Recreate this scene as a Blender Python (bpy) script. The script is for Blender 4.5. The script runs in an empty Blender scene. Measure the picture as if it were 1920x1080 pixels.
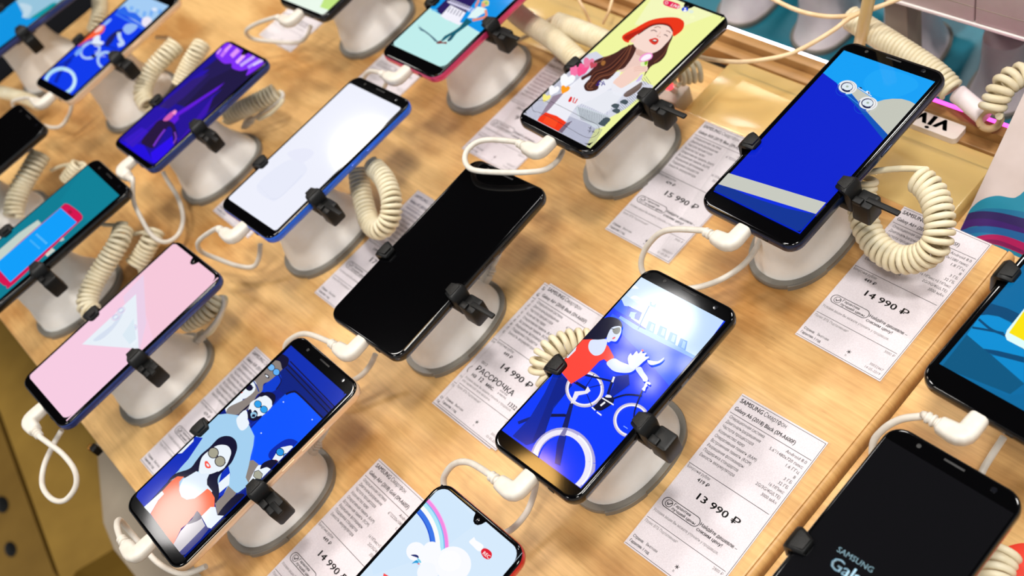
import bpy, math, random
from mathutils import Vector, Matrix, Euler
from mathutils.geometry import tessellate_polygon

random.seed(7)
scene = bpy.context.scene
col = scene.collection

# ------------------------------------------------------------------ camera
CAM_LOC = Vector((0.4, -0.15, 0.57926))
CAM_ROT = Matrix.Rotation(1.19898229, 3, 'Z') @ Matrix.Rotation(0.70494548, 3, 'X') @ Matrix.Rotation(-0.514289, 3, 'Z')
FPX = 1885.327
cam_data = bpy.data.cameras.new('camera')
cam_data.sensor_width = 36.0
cam_data.lens = FPX * 36.0 / 1920.0
cam_data.clip_start = 0.01
cam_data.clip_end = 60
cam_data.dof.use_dof = True
cam_data.dof.focus_distance = 0.605
cam_data.dof.aperture_fstop = 7.0
cam = bpy.data.objects.new('camera', cam_data)
col.objects.link(cam)
cam.matrix_world = Matrix.Translation(CAM_LOC) @ CAM_ROT.to_4x4()
scene.camera = cam

# ------------------------------------------------------------------ view + world + lamps
vs = scene.view_settings
vs.view_transform = 'Standard'
vs.look = 'None'
vs.gamma = 1.0
vs.use_curve_mapping = False
vs.exposure = 0.0
world = bpy.data.worlds.new('shop_ambient')
scene.world = world
world.use_nodes = True
wn = world.node_tree.nodes
wn['Background'].inputs[0].default_value = (0.93, 0.97, 1.0, 1)
wn['Background'].inputs[1].default_value = 0.62

def srgb(c):
    out = []
    for v in c[:3]:
        v = v / 255.0
        out.append(v / 12.92 if v <= 0.04045 else ((v + 0.055) / 1.055) ** 2.4)
    return (out[0], out[1], out[2], 1.0)

LAMPS = [  # x, y, z, radius, watts, colour : round shop ceiling lamps, plus one added orange lamp
    (-2.76, 0.84, 2.15, 0.13, 6, (1.0, 0.95, 0.90)),
    (-1.33, 0.98, 2.15, 0.12, 3.4, (1.0, 0.97, 0.95)),
    (-1.36, 0.88, 2.15, 0.035, 0.30, (1.0, 0.97, 0.95)),
    (-1.29, 0.91, 2.15, 0.035, 0.30, (1.0, 0.97, 0.95)),
    (-1.33, 0.80, 2.15, 0.03, 0.24, (1.0, 0.97, 0.95)),
    (-1.22, 0.86, 2.15, 0.035, 0.30, (1.0, 0.97, 0.95)),
    (-1.14, 0.90, 2.15, 0.035, 0.30, (1.0, 0.97, 0.95)),
    (-1.20, 0.78, 2.15, 0.03, 0.24, (1.0, 0.97, 0.95)),
    (-1.96, -0.60, 2.15, 0.10, 2.0, (1.0, 0.97, 0.94)),
    (-2.78, 1.86, 2.15, 0.10, 5, (1.0, 0.97, 0.93)),
    (-1.27, 0.31, 2.15, 0.09, 2.5, (1.0, 0.55, 0.15)),  # added to give the orange reflection on the bike phone's lower bezel
    (-0.65, 0.30, 2.15, 0.14, 10, (1.0, 0.97, 0.93)),
    (-0.65, 1.60, 2.15, 0.16, 14, (1.0, 0.97, 0.93)),
    (0.55, 0.25, 2.15, 0.14, 24, (1.0, 0.97, 0.93)),
    (0.45, 1.50, 2.15, 0.16, 15, (1.0, 0.97, 0.93)),
    (-1.60, 0.10, 2.15, 0.13, 9, (1.0, 0.96, 0.91)),
    (-0.60, -1.10, 2.15, 0.18, 15, (1.0, 0.96, 0.91)),
    (0.85, -0.65, 2.15, 0.16, 22, (1.0, 0.97, 0.93)),
]
def add_lamps():
    for i, (x, y, z, r, w, c) in enumerate(LAMPS):
        l = bpy.data.lights.new('ceiling_lamp', 'AREA')
        l.shape = 'DISK'
        l.size = 2 * r
        l.energy = w * 1.0
        l.color = c
        o = bpy.data.objects.new('ceiling_lamp', l)
        o.location = (x, y, z)
        col.objects.link(o)
add_lamps()

# ------------------------------------------------------------------ materials
def mat(name, c, rough=0.5, spec=0.5, metal=0.0, coat=0.0, sss=0.0):
    m = bpy.data.materials.new(name)
    m.use_nodes = True
    b = m.node_tree.nodes['Principled BSDF']
    b.inputs['Base Color'].default_value = srgb(c)
    b.inputs['Roughness'].default_value = rough
    b.inputs['Specular IOR Level'].default_value = spec
    b.inputs['Metallic'].default_value = metal
    b.inputs['Coat Weight'].default_value = coat
    if sss:
        b.inputs['Subsurface Weight'].default_value = sss
        b.inputs['Subsurface Radius'].default_value = (0.004, 0.003, 0.002)
        b.inputs['Subsurface Scale'].default_value = 1.0
    return m

def noisy(m, c1, c2, scale=(8, 8, 8), detail=6, bump=0.0, noise_rough=0.6, lo=0.35, hi=0.7):
    nt = m.node_tree
    b = nt.nodes['Principled BSDF']
    tc = nt.nodes.new('ShaderNodeTexCoord')
    mp = nt.nodes.new('ShaderNodeMapping')
    mp.inputs['Scale'].default_value = scale
    nz = nt.nodes.new('ShaderNodeTexNoise')
    nz.inputs['Scale'].default_value = 1.0
    nz.inputs['Detail'].default_value = detail
    nz.inputs['Roughness'].default_value = noise_rough
    rp = nt.nodes.new('ShaderNodeValToRGB')
    rp.color_ramp.elements[0].position = lo
    rp.color_ramp.elements[1].position = hi
    rp.color_ramp.elements[0].color = srgb(c1)
    rp.color_ramp.elements[1].color = srgb(c2)
    nt.links.new(tc.outputs['Object'], mp.inputs['Vector'])
    nt.links.new(mp.outputs['Vector'], nz.inputs['Vector'])
    nt.links.new(nz.outputs['Fac'], rp.inputs['Fac'])
    nt.links.new(rp.outputs['Color'], b.inputs['Base Color'])
    if bump:
        bp = nt.nodes.new('ShaderNodeBump')
        bp.inputs['Strength'].default_value = bump
        bp.inputs['Distance'].default_value = 0.001
        nt.links.new(nz.outputs['Fac'], bp.inputs['Height'])
        nt.links.new(bp.outputs['Normal'], b.inputs['Normal'])
    return m

def wood(name, dark, light, flip=False):
    m = mat(name, light, 0.38, 0.35)
    nt = m.node_tree
    b = nt.nodes['Principled BSDF']
    tc = nt.nodes.new('ShaderNodeTexCoord')
    def nz(scale, det, rough=0.6):
        mp = nt.nodes.new('ShaderNodeMapping')
        mp.inputs['Scale'].default_value = (scale[1], scale[0], scale[2]) if flip else scale
        n = nt.nodes.new('ShaderNodeTexNoise')
        n.inputs['Scale'].default_value = 1.0
        n.inputs['Detail'].default_value = det
        n.inputs['Roughness'].default_value = rough
        nt.links.new(tc.outputs['Object'], mp.inputs['Vector'])
        nt.links.new(mp.outputs['Vector'], n.inputs['Vector'])
        return n
    big = nz((7, 15, 7), 5)
    fine = nz((22, 420, 40), 5)
    fleck = nz((60, 320, 60), 2, 0.5)
    def ramp(n, lo, hi, a, c):
        r = nt.nodes.new('ShaderNodeValToRGB')
        r.color_ramp.elements[0].position = lo
        r.color_ramp.elements[1].position = hi
        r.color_ramp.elements[0].color = a
        r.color_ramp.elements[1].color = c
        nt.links.new(n.outputs['Fac'], r.inputs['Fac'])
        return r
    base = ramp(big, 0.36, 0.60, srgb(dark), srgb(light))  # broad patches: wood tone together with blotchy shade put into the colour
    fr = ramp(fine, 0.30, 0.75, (0.80, 0.76, 0.70, 1), (1.04, 1.04, 1.04, 1))
    fl = ramp(fleck, 0.22, 0.30, (0.62, 0.52, 0.40, 1), (1, 1, 1, 1))
    def mul(a, c, fac=1.0):
        x = nt.nodes.new('ShaderNodeMix')
        x.data_type = 'RGBA'
        x.blend_type = 'MULTIPLY'
        x.inputs['Factor'].default_value = fac
        nt.links.new(a, x.inputs['A'])
        nt.links.new(c, x.inputs['B'])
        return x.outputs['Result']
    o = mul(base.outputs['Color'], fr.outputs['Color'])
    o = mul(o, fl.outputs['Color'], 0.35)
    nt.links.new(o, b.inputs['Base Color'])
    return m

M = {}
M['wood'] = wood('birch_wood', (188, 136, 76), (228, 186, 124))
M['wood_edge'] = wood('birch_edge', (178, 132, 78), (212, 168, 108))
M['wood_low'] = wood('shelf_wood', (214, 168, 104), (238, 200, 138))
M['rail'] = wood('rail_wood', (150, 108, 60), (182, 138, 86))
M['black_plastic'] = noisy(mat('black_plastic', (10, 10, 10), 0.42, 0.28), (9, 9, 9), (14, 14, 13), (900, 900, 900), 3)
M['black_pad'] = noisy(mat('black_pad', (20, 19, 18), 0.5, 0.3), (15, 14, 13), (25, 24, 22), (1500, 1500, 1500), 3, 0.3)
M['black_gloss'] = mat('black_glass', (4, 4, 5), 0.06, 0.35)
M['black_frame'] = mat('black_frame', (10, 10, 12), 0.14, 0.6)
M['navy_frame'] = mat('navy_frame', (14, 30, 62), 0.2, 0.6, 0.4)
M['blue_frame'] = mat('blue_frame', (0, 92, 214), 0.14, 0.6, 0.1, 0.5)
M['dblue_frame'] = mat('dark_blue_frame', (34, 56, 122), 0.2, 0.6, 0.4, 0.3)
M['gold_frame'] = mat('gold_frame', (238, 206, 172), 0.3, 0.5, 0.45)
M['red_frame'] = mat('red_frame', (200, 16, 30), 0.2, 0.6, 0.3, 0.4)
M['pink_frame'] = mat('pink_frame', (214, 60, 110), 0.2, 0.6, 0.4, 0.5)
M['stand'] = noisy(mat('white_stand', (250, 247, 240), 0.42, 0.4), (247, 243, 235), (252, 250, 245), (60, 60, 60), 3)
M['foot'] = mat('grey_foot', (126, 121, 112), 0.3, 0.45, sss=0.2)
M['ivory'] = noisy(mat('ivory_cord', (222, 210, 180), 0.45, 0.35), (216, 202, 168), (226, 216, 188), (90, 90, 90), 2)
M['cream'] = noisy(mat('cream_cord', (236, 204, 160), 0.45, 0.35), (228, 194, 148), (240, 210, 170), (90, 90, 90), 2)
M['white_cable'] = noisy(mat('white_cable', (214, 206, 194), 0.38, 0.4), (209, 200, 187), (219, 212, 200), (120, 120, 120), 2)
M['paper'] = noisy(mat('label_paper', (226, 220, 226), 0.75, 0.2), (214, 207, 213), (230, 224, 230), (1400, 1400, 1400), 3)
M['ink'] = mat('label_ink', (34, 32, 34), 0.7, 0.2)
M['ink_soft'] = mat('label_ink_grey', (110, 106, 108), 0.7, 0.2)
M['lens'] = mat('camera_lens', (16, 17, 22), 0.1, 0.6)
M['slot'] = mat('speaker_slot', (26, 25, 25), 0.45, 0.4, 0.0)
M['metal'] = mat('connector_metal', (190, 190, 190), 0.25, 0.5, 1.0)
M['warm_white'] = noisy(mat('warm_white_panel', (206, 190, 184), 0.5, 0.35), (198, 182, 176), (212, 197, 192), (25, 25, 25), 3)
M['grey_panel'] = noisy(mat('grey_panel', (150, 138, 120), 0.6, 0.3), (140, 128, 112), (158, 146, 128), (12, 12, 12), 3)

# phone display: glossy black glass whose own picture glows
def screen_material():
    m = bpy.data.materials.new('phone_display')
    m.use_nodes = True
    nt = m.node_tree
    b = nt.nodes['Principled BSDF']
    b.inputs['Base Color'].default_value = (0.004, 0.004, 0.005, 1)
    b.inputs['Roughness'].default_value = 0.07
    b.inputs['Specular IOR Level'].default_value = 0.3
    a = nt.nodes.new('ShaderNodeAttribute')
    a.attribute_name = 'picture'
    nt.links.new(a.outputs['Color'], b.inputs['Emission Color'])
    b.inputs['Emission Strength'].default_value = 1.0
    return m
M['display'] = screen_material()

def clear_material(name, tint, rough=0.05, alpha=0.12, gain=1.0):
    m = bpy.data.materials.new(name)
    m.use_nodes = True
    nt = m.node_tree
    for n in list(nt.nodes):
        nt.nodes.remove(n)
    out = nt.nodes.new('ShaderNodeOutputMaterial')
    mix = nt.nodes.new('ShaderNodeMixShader')
    tr = nt.nodes.new('ShaderNodeBsdfTransparent')
    tr.inputs['Color'].default_value = tint
    gl = nt.nodes.new('ShaderNodeBsdfGlossy')
    gl.inputs['Roughness'].default_value = rough
    fr = nt.nodes.new('ShaderNodeFresnel')
    fr.inputs['IOR'].default_value = 1.45
    ad = nt.nodes.new('ShaderNodeMath')
    ad.operation = 'ADD'
    ad.inputs[1].default_value = alpha
    gn = nt.nodes.new('ShaderNodeMath')
    gn.operation = 'MULTIPLY'
    gn.inputs[1].default_value = gain
    nt.links.new(fr.outputs[0], gn.inputs[0])
    nt.links.new(gn.outputs[0], ad.inputs[0])
    nt.links.new(ad.outputs[0], mix.inputs['Fac'])
    nt.links.new(tr.outputs[0], mix.inputs[1])
    nt.links.new(gl.outputs[0], mix.inputs[2])
    nt.links.new(mix.outputs[0], out.inputs[0])
    return m
M['sleeve'] = clear_material('clear_sleeve', (0.985, 0.98, 0.975, 1), 0.3, 0.0, 0.22)
M['acrylic'] = clear_material('clear_acrylic', (0.97, 0.93, 0.80, 1), 0.12, 0.05)

def emit_mat(name, c, strength):
    m = bpy.data.materials.new(name)
    m.use_nodes = True
    b = m.node_tree.nodes['Principled BSDF']
    b.inputs['Base Color'].default_value = srgb(c)
    b.inputs['Emission Color'].default_value = srgb(c)
    b.inputs['Emission Strength'].default_value = strength
    return m

# ------------------------------------------------------------------ helpers
def at(px, py, z=0.0):
    """the point at height z seen at picture position px, py (1920 x 1080)"""
    d = CAM_ROT @ Vector(((px - 960) / FPX, -(py - 540) / FPX, -1.0))
    k = (z - CAM_LOC.z) / d.z
    return CAM_LOC + d * k

def tag(o, label, cat, group=None):
    o['label'] = label
    o['category'] = cat
    if group:
        o['group'] = group
    return o

def empty(name, label, cat, loc, rot=(0, 0, 0), group=None):
    o = bpy.data.objects.new(name, None)
    o.empty_display_size = 0.02
    o.location = loc
    o.rotation_euler = rot
    col.objects.link(o)
    tag(o, label, cat, group)
    return o

def mesh(name, V, F, m, parent=None, smooth=True, angle=40):
    me = bpy.data.meshes.new(name)
    me.from_pydata([tuple(v) for v in V], [], F)
    me.validate()
    me.materials.append(m)
    if smooth:
        me.polygons.foreach_set('use_smooth', [True] * len(me.polygons))
        me.set_sharp_from_angle(angle=math.radians(angle))
    o = bpy.data.objects.new(name, me)
    col.objects.link(o)
    if parent:
        o.parent = parent
    return o

class Geo:
    def __init__(self):
        self.V = []
        self.F = []
    def add(self, V, F, mtx=None):
        n = len(self.V)
        self.V += [(mtx @ Vector(v)) if mtx else Vector(v) for v in V]
        self.F += [tuple(i + n for i in f) for f in F]
        return self
    def loft(self, rings, cap0=True, cap1=True, mtx=None):
        V, F = [], []
        k = len(rings[0])
        for r in rings:
            V += [Vector(p) for p in r]
        for i in range(len(rings) - 1):
            for j in range(k):
                a, b = i * k + j, i * k + (j + 1) % k
                F.append((a, b, b + k, a + k))
        if cap0:
            F.append(tuple(reversed(range(k))))
        if cap1:
            F.append(tuple(range((len(rings) - 1) * k, len(rings) * k)))
        return self.add(V, F, mtx)
    def box(self, c, s, bev=0.0, mtx=None):
        """box with bevelled edges, centre c, size s"""
        x, y, z = s[0] / 2, s[1] / 2, s[2] / 2
        b = min(bev, x * .9, y * .9, z * .9)
        def ring(zz, ins):
            return [Vector((c[0] + px, c[1] + py, c[2] + zz)) for px, py in rrect(2 * (x - ins), 2 * (y - ins), max(b - ins * .5, 1e-5), 3)]
        if b <= 0:
            return self.loft([ring(-z, 0), ring(z, 0)], mtx=mtx)
        q = b * .3
        return self.loft([ring(-z, b), ring(-z + q, q), ring(-z + b, 0), ring(z - b, 0), ring(z - q, q), ring(z, b)], mtx=mtx)
    def tube(self, pts, r, n=10, cap=True, rfun=None):
        fr = frames(pts)
        rings = []
        for i, (p, t, u, v) in enumerate(fr):
            rr = rfun(i / max(1, len(fr) - 1)) if rfun else r
            rings.append([p + (u * math.cos(a) + v * math.sin(a)) * rr for a in [2 * math.pi * k / n for k in range(n)]])
        return self.loft(rings, cap, cap)
    def build(self, name, m, parent=None, smooth=True, angle=40):
        return mesh(name, self.V, self.F, m, parent, smooth, angle)

def rrect(w, h, r, n=5):
    out = []
    r = min(r, w / 2 - 1e-6, h / 2 - 1e-6)
    for cx, cy, a0 in ((w / 2 - r, h / 2 - r, 0), (-w / 2 + r, h / 2 - r, 90), (-w / 2 + r, -h / 2 + r, 180), (w / 2 - r, -h / 2 + r, 270)):
        for k in range(n + 1):
            a = math.radians(a0 + 90 * k / n)
            out.append((cx + r * math.cos(a), cy + r * math.sin(a)))
    return out

def catmull(P, n=8, closed=False):
    P = [Vector(p) for p in P]
    out = []
    N = len(P)
    for i in range(N if closed else N - 1):
        if closed:
            p0, p1, p2, p3 = P[i - 1], P[i], P[(i + 1) % N], P[(i + 2) % N]
        else:
            p0, p1, p2, p3 = P[max(i - 1, 0)], P[i], P[i + 1], P[min(i + 2, N - 1)]
        for k in range(n):
            t = k / n
            out.append(0.5 * ((2 * p1) + (p2 - p0) * t + (2 * p0 - 5 * p1 + 4 * p2 - p3) * t * t + (3 * p1 - p0 - 3 * p2 + p3) * t ** 3))
    if not closed:
        out.append(P[-1].copy())
    return out

def resample(P, step):
    out = [P[0].copy()]
    acc = 0.0
    for a, b in zip(P, P[1:]):
        L = (b - a).length
        if L < 1e-9:
            continue
        d = step - acc
        while d <= L:
            out.append(a.lerp(b, d / L))
            d += step
        acc = L - (d - step)
    return out

def frames(P):
    out = []
    u = None
    for i, p in enumerate(P):
        a = P[max(i - 1, 0)]
        b = P[min(i + 1, len(P) - 1)]
        t = (b - a).normalized()
        if u is None:
            u = t.orthogonal().normalized()
        u = (u - t * u.dot(t))
        u = u.normalized() if u.length > 1e-9 else t.orthogonal().normalized()
        out.append((p, t, u, t.cross(u)))
    return out

# ------------------------------------------------------------------ text
_txt = {}
_raw = {}
def raw_text(s, bold):
    key = (s, False)
    if key not in _raw:
        c = bpy.data.curves.new('lettering', 'FONT')
        c.body = s
        c.resolution_u = 2
        o = bpy.data.objects.new('lettering', c)
        col.objects.link(o)
        bpy.context.view_layer.update()
        dg = bpy.context.evaluated_depsgraph_get()
        me = bpy.data.meshes.new_from_object(o.evaluated_get(dg))
        V = [v.co.copy() for v in me.vertices]
        F = [tuple(p.vertices) for p in me.polygons]
        bpy.data.objects.remove(o)
        bpy.data.curves.remove(c)
        bpy.data.meshes.remove(me)
        _raw[key] = (V, F)
    return _raw[key]

def advance(s, bold):
    V, F = raw_text(s + '|', bold)
    return max(v.x for v in V) - max(v.x for v in raw_text('|', bold)[0])

def text_geo(s, bold=False):
    """lettering as a flat mesh; two of the font's Cyrillic letters are faulty and are built from bars and a ring"""
    key = (s, bold)
    if key in _txt:
        return _txt[key]
    EN, EF, PE, O = '\u043d', '\u0444', '\u043f', '\u043e'
    V, F = [], []
    def add(v, f, off):
        n = len(V)
        V.extend(Vector((p.x + off, p.y, 0)) for p in v)
        F.extend(tuple(q + n for q in t) for t in f)
    def bars(lst):
        for a, b, c, d in lst:
            add([Vector((a, c, 0)), Vector((b, c, 0)), Vector((b, d, 0)), Vector((a, d, 0))], [(0, 1, 2, 3)], 0)
    t = s.replace(EN, PE).replace(EF, 'm')
    i = 0
    w = 0.075
    while i < len(s):
        off = advance(t[:i], bold) if i else 0.0
        if s[i] == EN:
            pv = raw_text(PE, bold)[0]
            x0, x1 = min(v.x for v in pv) + off, max(v.x for v in pv) + off
            h = max(v.y for v in pv)
            bars(((x0, x0 + w, 0, h), (x1 - w, x1, 0, h), (x0 + w, x1 - w, h * .5 - w * .5, h * .5 + w * .5)))
            i += 1
        elif s[i] == EF:
            ov, of = raw_text(O, bold)
            m0 = [v.x for v in raw_text('m', bold)[0]]
            k = (max(m0) - min(m0)) / (max(v.x for v in ov) - min(v.x for v in ov))
            xo = min(v.x for v in ov)
            add([Vector(((v.x - xo) * k + min(m0), v.y, 0)) for v in ov], of, off)
            xm = (max(m0) + min(m0)) / 2 + off
            bars(((xm - w / 2, xm + w / 2, -0.19, 0.70),))
            i += 1
        else:
            k = i
            while k < len(s) and s[k] not in (EN, EF):
                k += 1
            seg = s[i:k]
            if seg.strip():
                sv, sf = raw_text(seg, bold)
                add(sv, sf, off)
            i = k
    if bold:
        v0, f0 = list(V), list(F)
        for sh, dy in ((0.022, 0.0), (0.044, 0.0), (0.022, 0.012), (0.022, -0.012)):
            n = len(V)
            V += [Vector((p.x + sh, p.y + dy, 0)) for p in v0]
            F += [tuple(q + n for q in t) for t in f0]
    _txt[key] = (V, F)
    return _txt[key]

def put_text(g, s, x, y, size, z=0.0, bold=False, align='L', width=None, squash=1.0):
    """lettering laid flat: size = font size (m); y is the baseline; width stretches to fit"""
    V, F = text_geo(s, bold)
    if not V:
        return
    x0 = min(v.x for v in V)
    x1 = max(v.x for v in V)
    kx = size * squash
    if width:
        kx = width / (x1 - x0)
    off = x - x0 * kx if align == 'L' else (x - x1 * kx if align == 'R' else x - (x0 + x1) / 2 * kx)
    g.add([(off + v.x * kx, y + v.y * size, z) for v in V], F)

def flat_line(g, a, b, w, z):
    a, b = Vector((a[0], a[1], z)), Vector((b[0], b[1], z))
    n = Vector((-(b - a).y, (b - a).x, 0)).normalized() * w / 2
    g.add([a - n, b - n, b + n, a + n], [(0, 1, 2, 3)])
# ------------------------------------------------------------------ the setting
def slab(name, x0, x1, y0, y1, z0, z1, m, bev=0.002):
    return Geo().box(((x0 + x1) / 2, (y0 + y1) / 2, (z0 + z1) / 2), (x1 - x0, y1 - y0, z1 - z0), bev).build(name, m)

floor_mat = noisy(mat('ochre_floor', (128, 92, 30), 0.6, 0.3), (108, 76, 22), (140, 104, 36), (3, 3, 3), 4)
fl = Geo().box((-0.8, 0.0, -0.91), (13, 9, 0.02)).build('floor', floor_mat, smooth=False)
fl['kind'] = 'structure'

ceil = Geo().box((-2.2, 0.4, 2.26), (8.4, 5.2, 0.02)).build('ceiling', mat('dark_ceiling', (58, 52, 52), 0.9, 0.1), smooth=False)
ceil['kind'] = 'structure'
wb = Geo().box((-2.0, 4.0, 0.68), (10.0, 0.04, 3.2)).build('wall_back', mat('shop_wall', (120, 112, 104), 0.8, 0.2), smooth=False)
wb['kind'] = 'structure'
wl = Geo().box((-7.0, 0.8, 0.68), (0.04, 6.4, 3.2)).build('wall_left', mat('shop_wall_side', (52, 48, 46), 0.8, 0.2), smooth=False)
wl['kind'] = 'structure'

# main display table: raised birch board on a lower shelf board
tb = empty('display_table', 'long birch display table with rows of phones on white stands', 'table', (-0.3, 0, -0.026))
T = Matrix.Translation((0.3, 0, 0.026))
def xbox(x0, x1, y0, y1, z0, z1):
    return ((x0 + x1) / 2, (y0 + y1) / 2, (z0 + z1) / 2), (x1 - x0, y1 - y0, z1 - z0)
Geo().box(*xbox(-0.835, 0.2119, -0.272, 0.2335, -0.024, 0.0), 0.0012, T).build('raised_board', M['wood'], tb)
prof = [(0.2121, -0.024), (0.2166, -0.024), (0.2166, -0.0050), (0.2161, -0.0028), (0.2151, -0.0011), (0.2138, -0.0002), (0.2126, 0.0), (0.2121, -0.0003)]
Geo().loft([[Vector((a, yy, b)) for a, b in prof] for yy in (0.2335, -0.272)], mtx=T).build('edge_strip', M['wood_edge'], tb)
Geo().box((-0.319, -0.0195, -0.25), (1.0, 0.47, 0.45), 0.003, T).build('white_carcass', M['grey_panel'], tb)
sh = empty('shelf_board', 'lower birch board running along behind the phone board', 'board', (-0.10, 0.28, -0.043))
T2 = Matrix.Translation((0.10, -0.28, 0.043))
Geo().box(*xbox(-0.835, 0.62, 0.234, 0.326, -0.043, -0.025), 0.0015, T2).build('back_board', M['wood_low'], sh)
sb = empty('side_board', 'birch board right of the gap carrying the logo phone and blue teal phone', 'board', (0.40, -0.02, -0.024))
T3 = Matrix.Translation((-0.40, 0.02, 0.024))
Geo().box(*xbox(0.2198, 0.62, -0.272, 0.2335, -0.024, 0.0), 0.0015, T3).build('board_top', M['wood'], sb)
Geo().box(*xbox(0.2167, 0.2197, -0.270, 0.232, -0.024, -0.0125), 0, T3).build('gap_shade', M['black_plastic'], sb)  # black strip standing in for the shade between the two boards

blk = tag(slab('black_board', -1.6, -0.838, -0.3, 0.3, -0.03, -0.004, mat('black_board', (5, 6, 11), 0.8, 0.1)), 'black board beyond the far left end of the birch table', 'board')

# ------------------------------------------------------------------ phones
PH = {
 'car':     (0.10339, 0.20059, 0.08292, -0.01275, 0.02118, -0.01427, 0.07570, 0.16020),
 'bike':    (0.10849, -0.00786, 0.08478, 0.02602, -0.02799, -0.02966, 0.07080, 0.14990),
 'black':   (-0.06729, -0.00266, 0.07675, 0.06294, -0.00696, -0.00329, 0.07570, 0.16020),
 'people':  (-0.07036, -0.18652, 0.07573, 0.00245, -0.00837, 0.00382, 0.07570, 0.16020),
 'beret':   (-0.05854, 0.18922, 0.08645, 0.00664, -0.04225, 0.03110, 0.07470, 0.15850),
 'white':   (-0.23557, 0.00801, 0.07925, 0.03788, -0.00698, -0.00594, 0.07680, 0.15980),
 'pink':    (-0.24529, -0.19208, 0.07412, 0.03288, -0.02209, 0.00793, 0.07470, 0.15850),
 'rainbow': (0.10430, -0.19425, 0.08000, 0.01958, 0, 0, 0.07470, 0.15700),
 'logo':    (0.28362, -0.01803, 0.08000, 0.00203, 0, 0, 0.07244, 0.15330),
 'teal':    (0.28031, 0.16145, 0.08000, -0.02609, 0, 0, 0.07244, 0.15330),
 'violet':  (-0.40680, -0.01599, 0.08000, 0.03653, 0, 0, 0.07350, 0.14450),
 'red':     (-0.40478, -0.18794, 0.08000, -0.01658, 0, 0, 0.07570, 0.16020),
 'gold':    (-0.58972, -0.01260, 0.08000, 0.09400, 0, 0, 0.07480, 0.15500),
 'corner':  (-0.75799, -0.04416, 0.08000, -0.06729, 0, 0, 0.07470, 0.15800),
 'dark':    (-0.57258, -0.19233, 0.08000, 0.00019, 0, 0, 0.07350, 0.15200),
 'walker':  (-0.23941, 0.19262, 0.08000, 0.02264, 0, 0, 0.07570, 0.15800),
 'green':   (-0.40927, 0.19436, 0.08000, 0.06116, 0, 0, 0.07570, 0.15800),
}
def phone_matrix(k):
    x, y, z, a, t, r = PH[k][:6]
    return Matrix.Translation((x, y, z)) @ Matrix.Rotation(a, 4, 'Z') @ Matrix.Rotation(t, 4, 'X') @ Matrix.Rotation(r, 4, 'Y')

def on_phone(k, px, py):
    """picture position -> millimetre-true point on the phone's own glass (x, y in metres)"""
    m = phone_matrix(k)
    d = CAM_ROT @ Vector(((px - 960) / FPX, -(py - 540) / FPX, -1.0))
    n = m.to_3x3() @ Vector((0, 0, 1))
    p = m.translation
    t = n.dot(p - CAM_LOC) / n.dot(d)
    q = m.inverted() @ (CAM_LOC + d * t)
    return (q.x, q.y)

# name: (label, frame material, display half sizes (left, right, bottom, top) in mm, corner radius, display corner radius, front kind)
PHONES = {
 'car':     ('dark blue phone showing a white car on a blue screen, below the beige post', 'navy_frame', (-33.6, 33.4, -68.2, 70.0), 9.5, 2.5, 'bezel'),
 'bike':    ('black phone showing a woman in red with a bicycle', 'black_frame', (-33.2, 31.6, -65.0, 64.6), 9.0, 0.5, 'bezel'),
 'black':   ('black phone with its screen off in the middle of the table', 'black_frame', (-34, 33.5, -69, 70), 9.5, 2.5, 'bezel'),
 'people':  ('gold edged phone showing people in sunglasses on a blue screen', 'gold_frame', (-34.2, 33.3, -70.4, 69.4), 9.5, 2.5, 'bezel'),
 'beret':   ('black phone showing a woman in a red beret on yellow', 'black_frame', (-34.0, 33.2, -72.6, 76.0), 9.5, 5.5, 'drop'),
 'white':   ('blue edged phone with a plain white screen', 'blue_frame', (-35.3, 34.4, -70.8, 69.8), 9.5, 2.5, 'bezel'),
 'pink':    ('blue edged phone with a pale pink screen and white triangle', 'dblue_frame', (-34.0, 34.2, -72.2, 75.6), 9.5, 6.0, 'drop'),
 'rainbow': ('red backed phone showing a rainbow and white clouds', 'red_frame', (-34.2, 34.2, -69, 75.4), 10, 7.5, 'drop'),
 'logo':    ('black phone with a glowing white logo near the bottom right of the photo', 'black_frame', (-34, 34, -67, 66), 10, 4, 'bezel'),
 'teal':    ('large phone with blue teal screen and yellow block at the right edge', 'black_frame', (-31.6, 31.6, -62.8, 66), 10.5, 0.8, 'bezel'),
 'violet':  ('phone with a violet screen of light beams and a dark figure', 'dblue_frame', (-33.0, 33.2, -66.8, 68.6), 9.0, 5.0, 'drop'),
 'red':     ('black phone showing a red and blue handset drawing on teal', 'black_frame', (-35.0, 32.6, -69, 69.4), 9.5, 1.5, 'bezel'),
 'gold':    ('gold phone showing blurred bicycle wheels on blue, far left row', 'gold_frame', (-32.5, 32.8, -68.5, 63), 9, 1.0, 'bezel'),
 'corner':  ('phone with a bright blue screen in the top left corner of the photo', 'dblue_frame', (-33.5, 34.0, -69, 69), 9, 1.5, 'bezel'),
 'dark':    ('black phone with a dark screen at the left edge of the photo', 'black_frame', (-33, 33, -65, 65), 9, 2, 'bezel'),
 'walker':  ('pink edged phone showing a walking person in white top on a blue wall', 'pink_frame', (-34.2, 34.4, -66.4, 73), 10, 5.5, 'drop'),
 'green':   ('phone with pale green and white screen cut off at the top edge', 'black_frame', (-33.5, 33.5, -75, 73), 10, 3.5, 'drop'),
}
EMP = {}
LIFT = 0.00004
STEP = 4e-6

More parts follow.
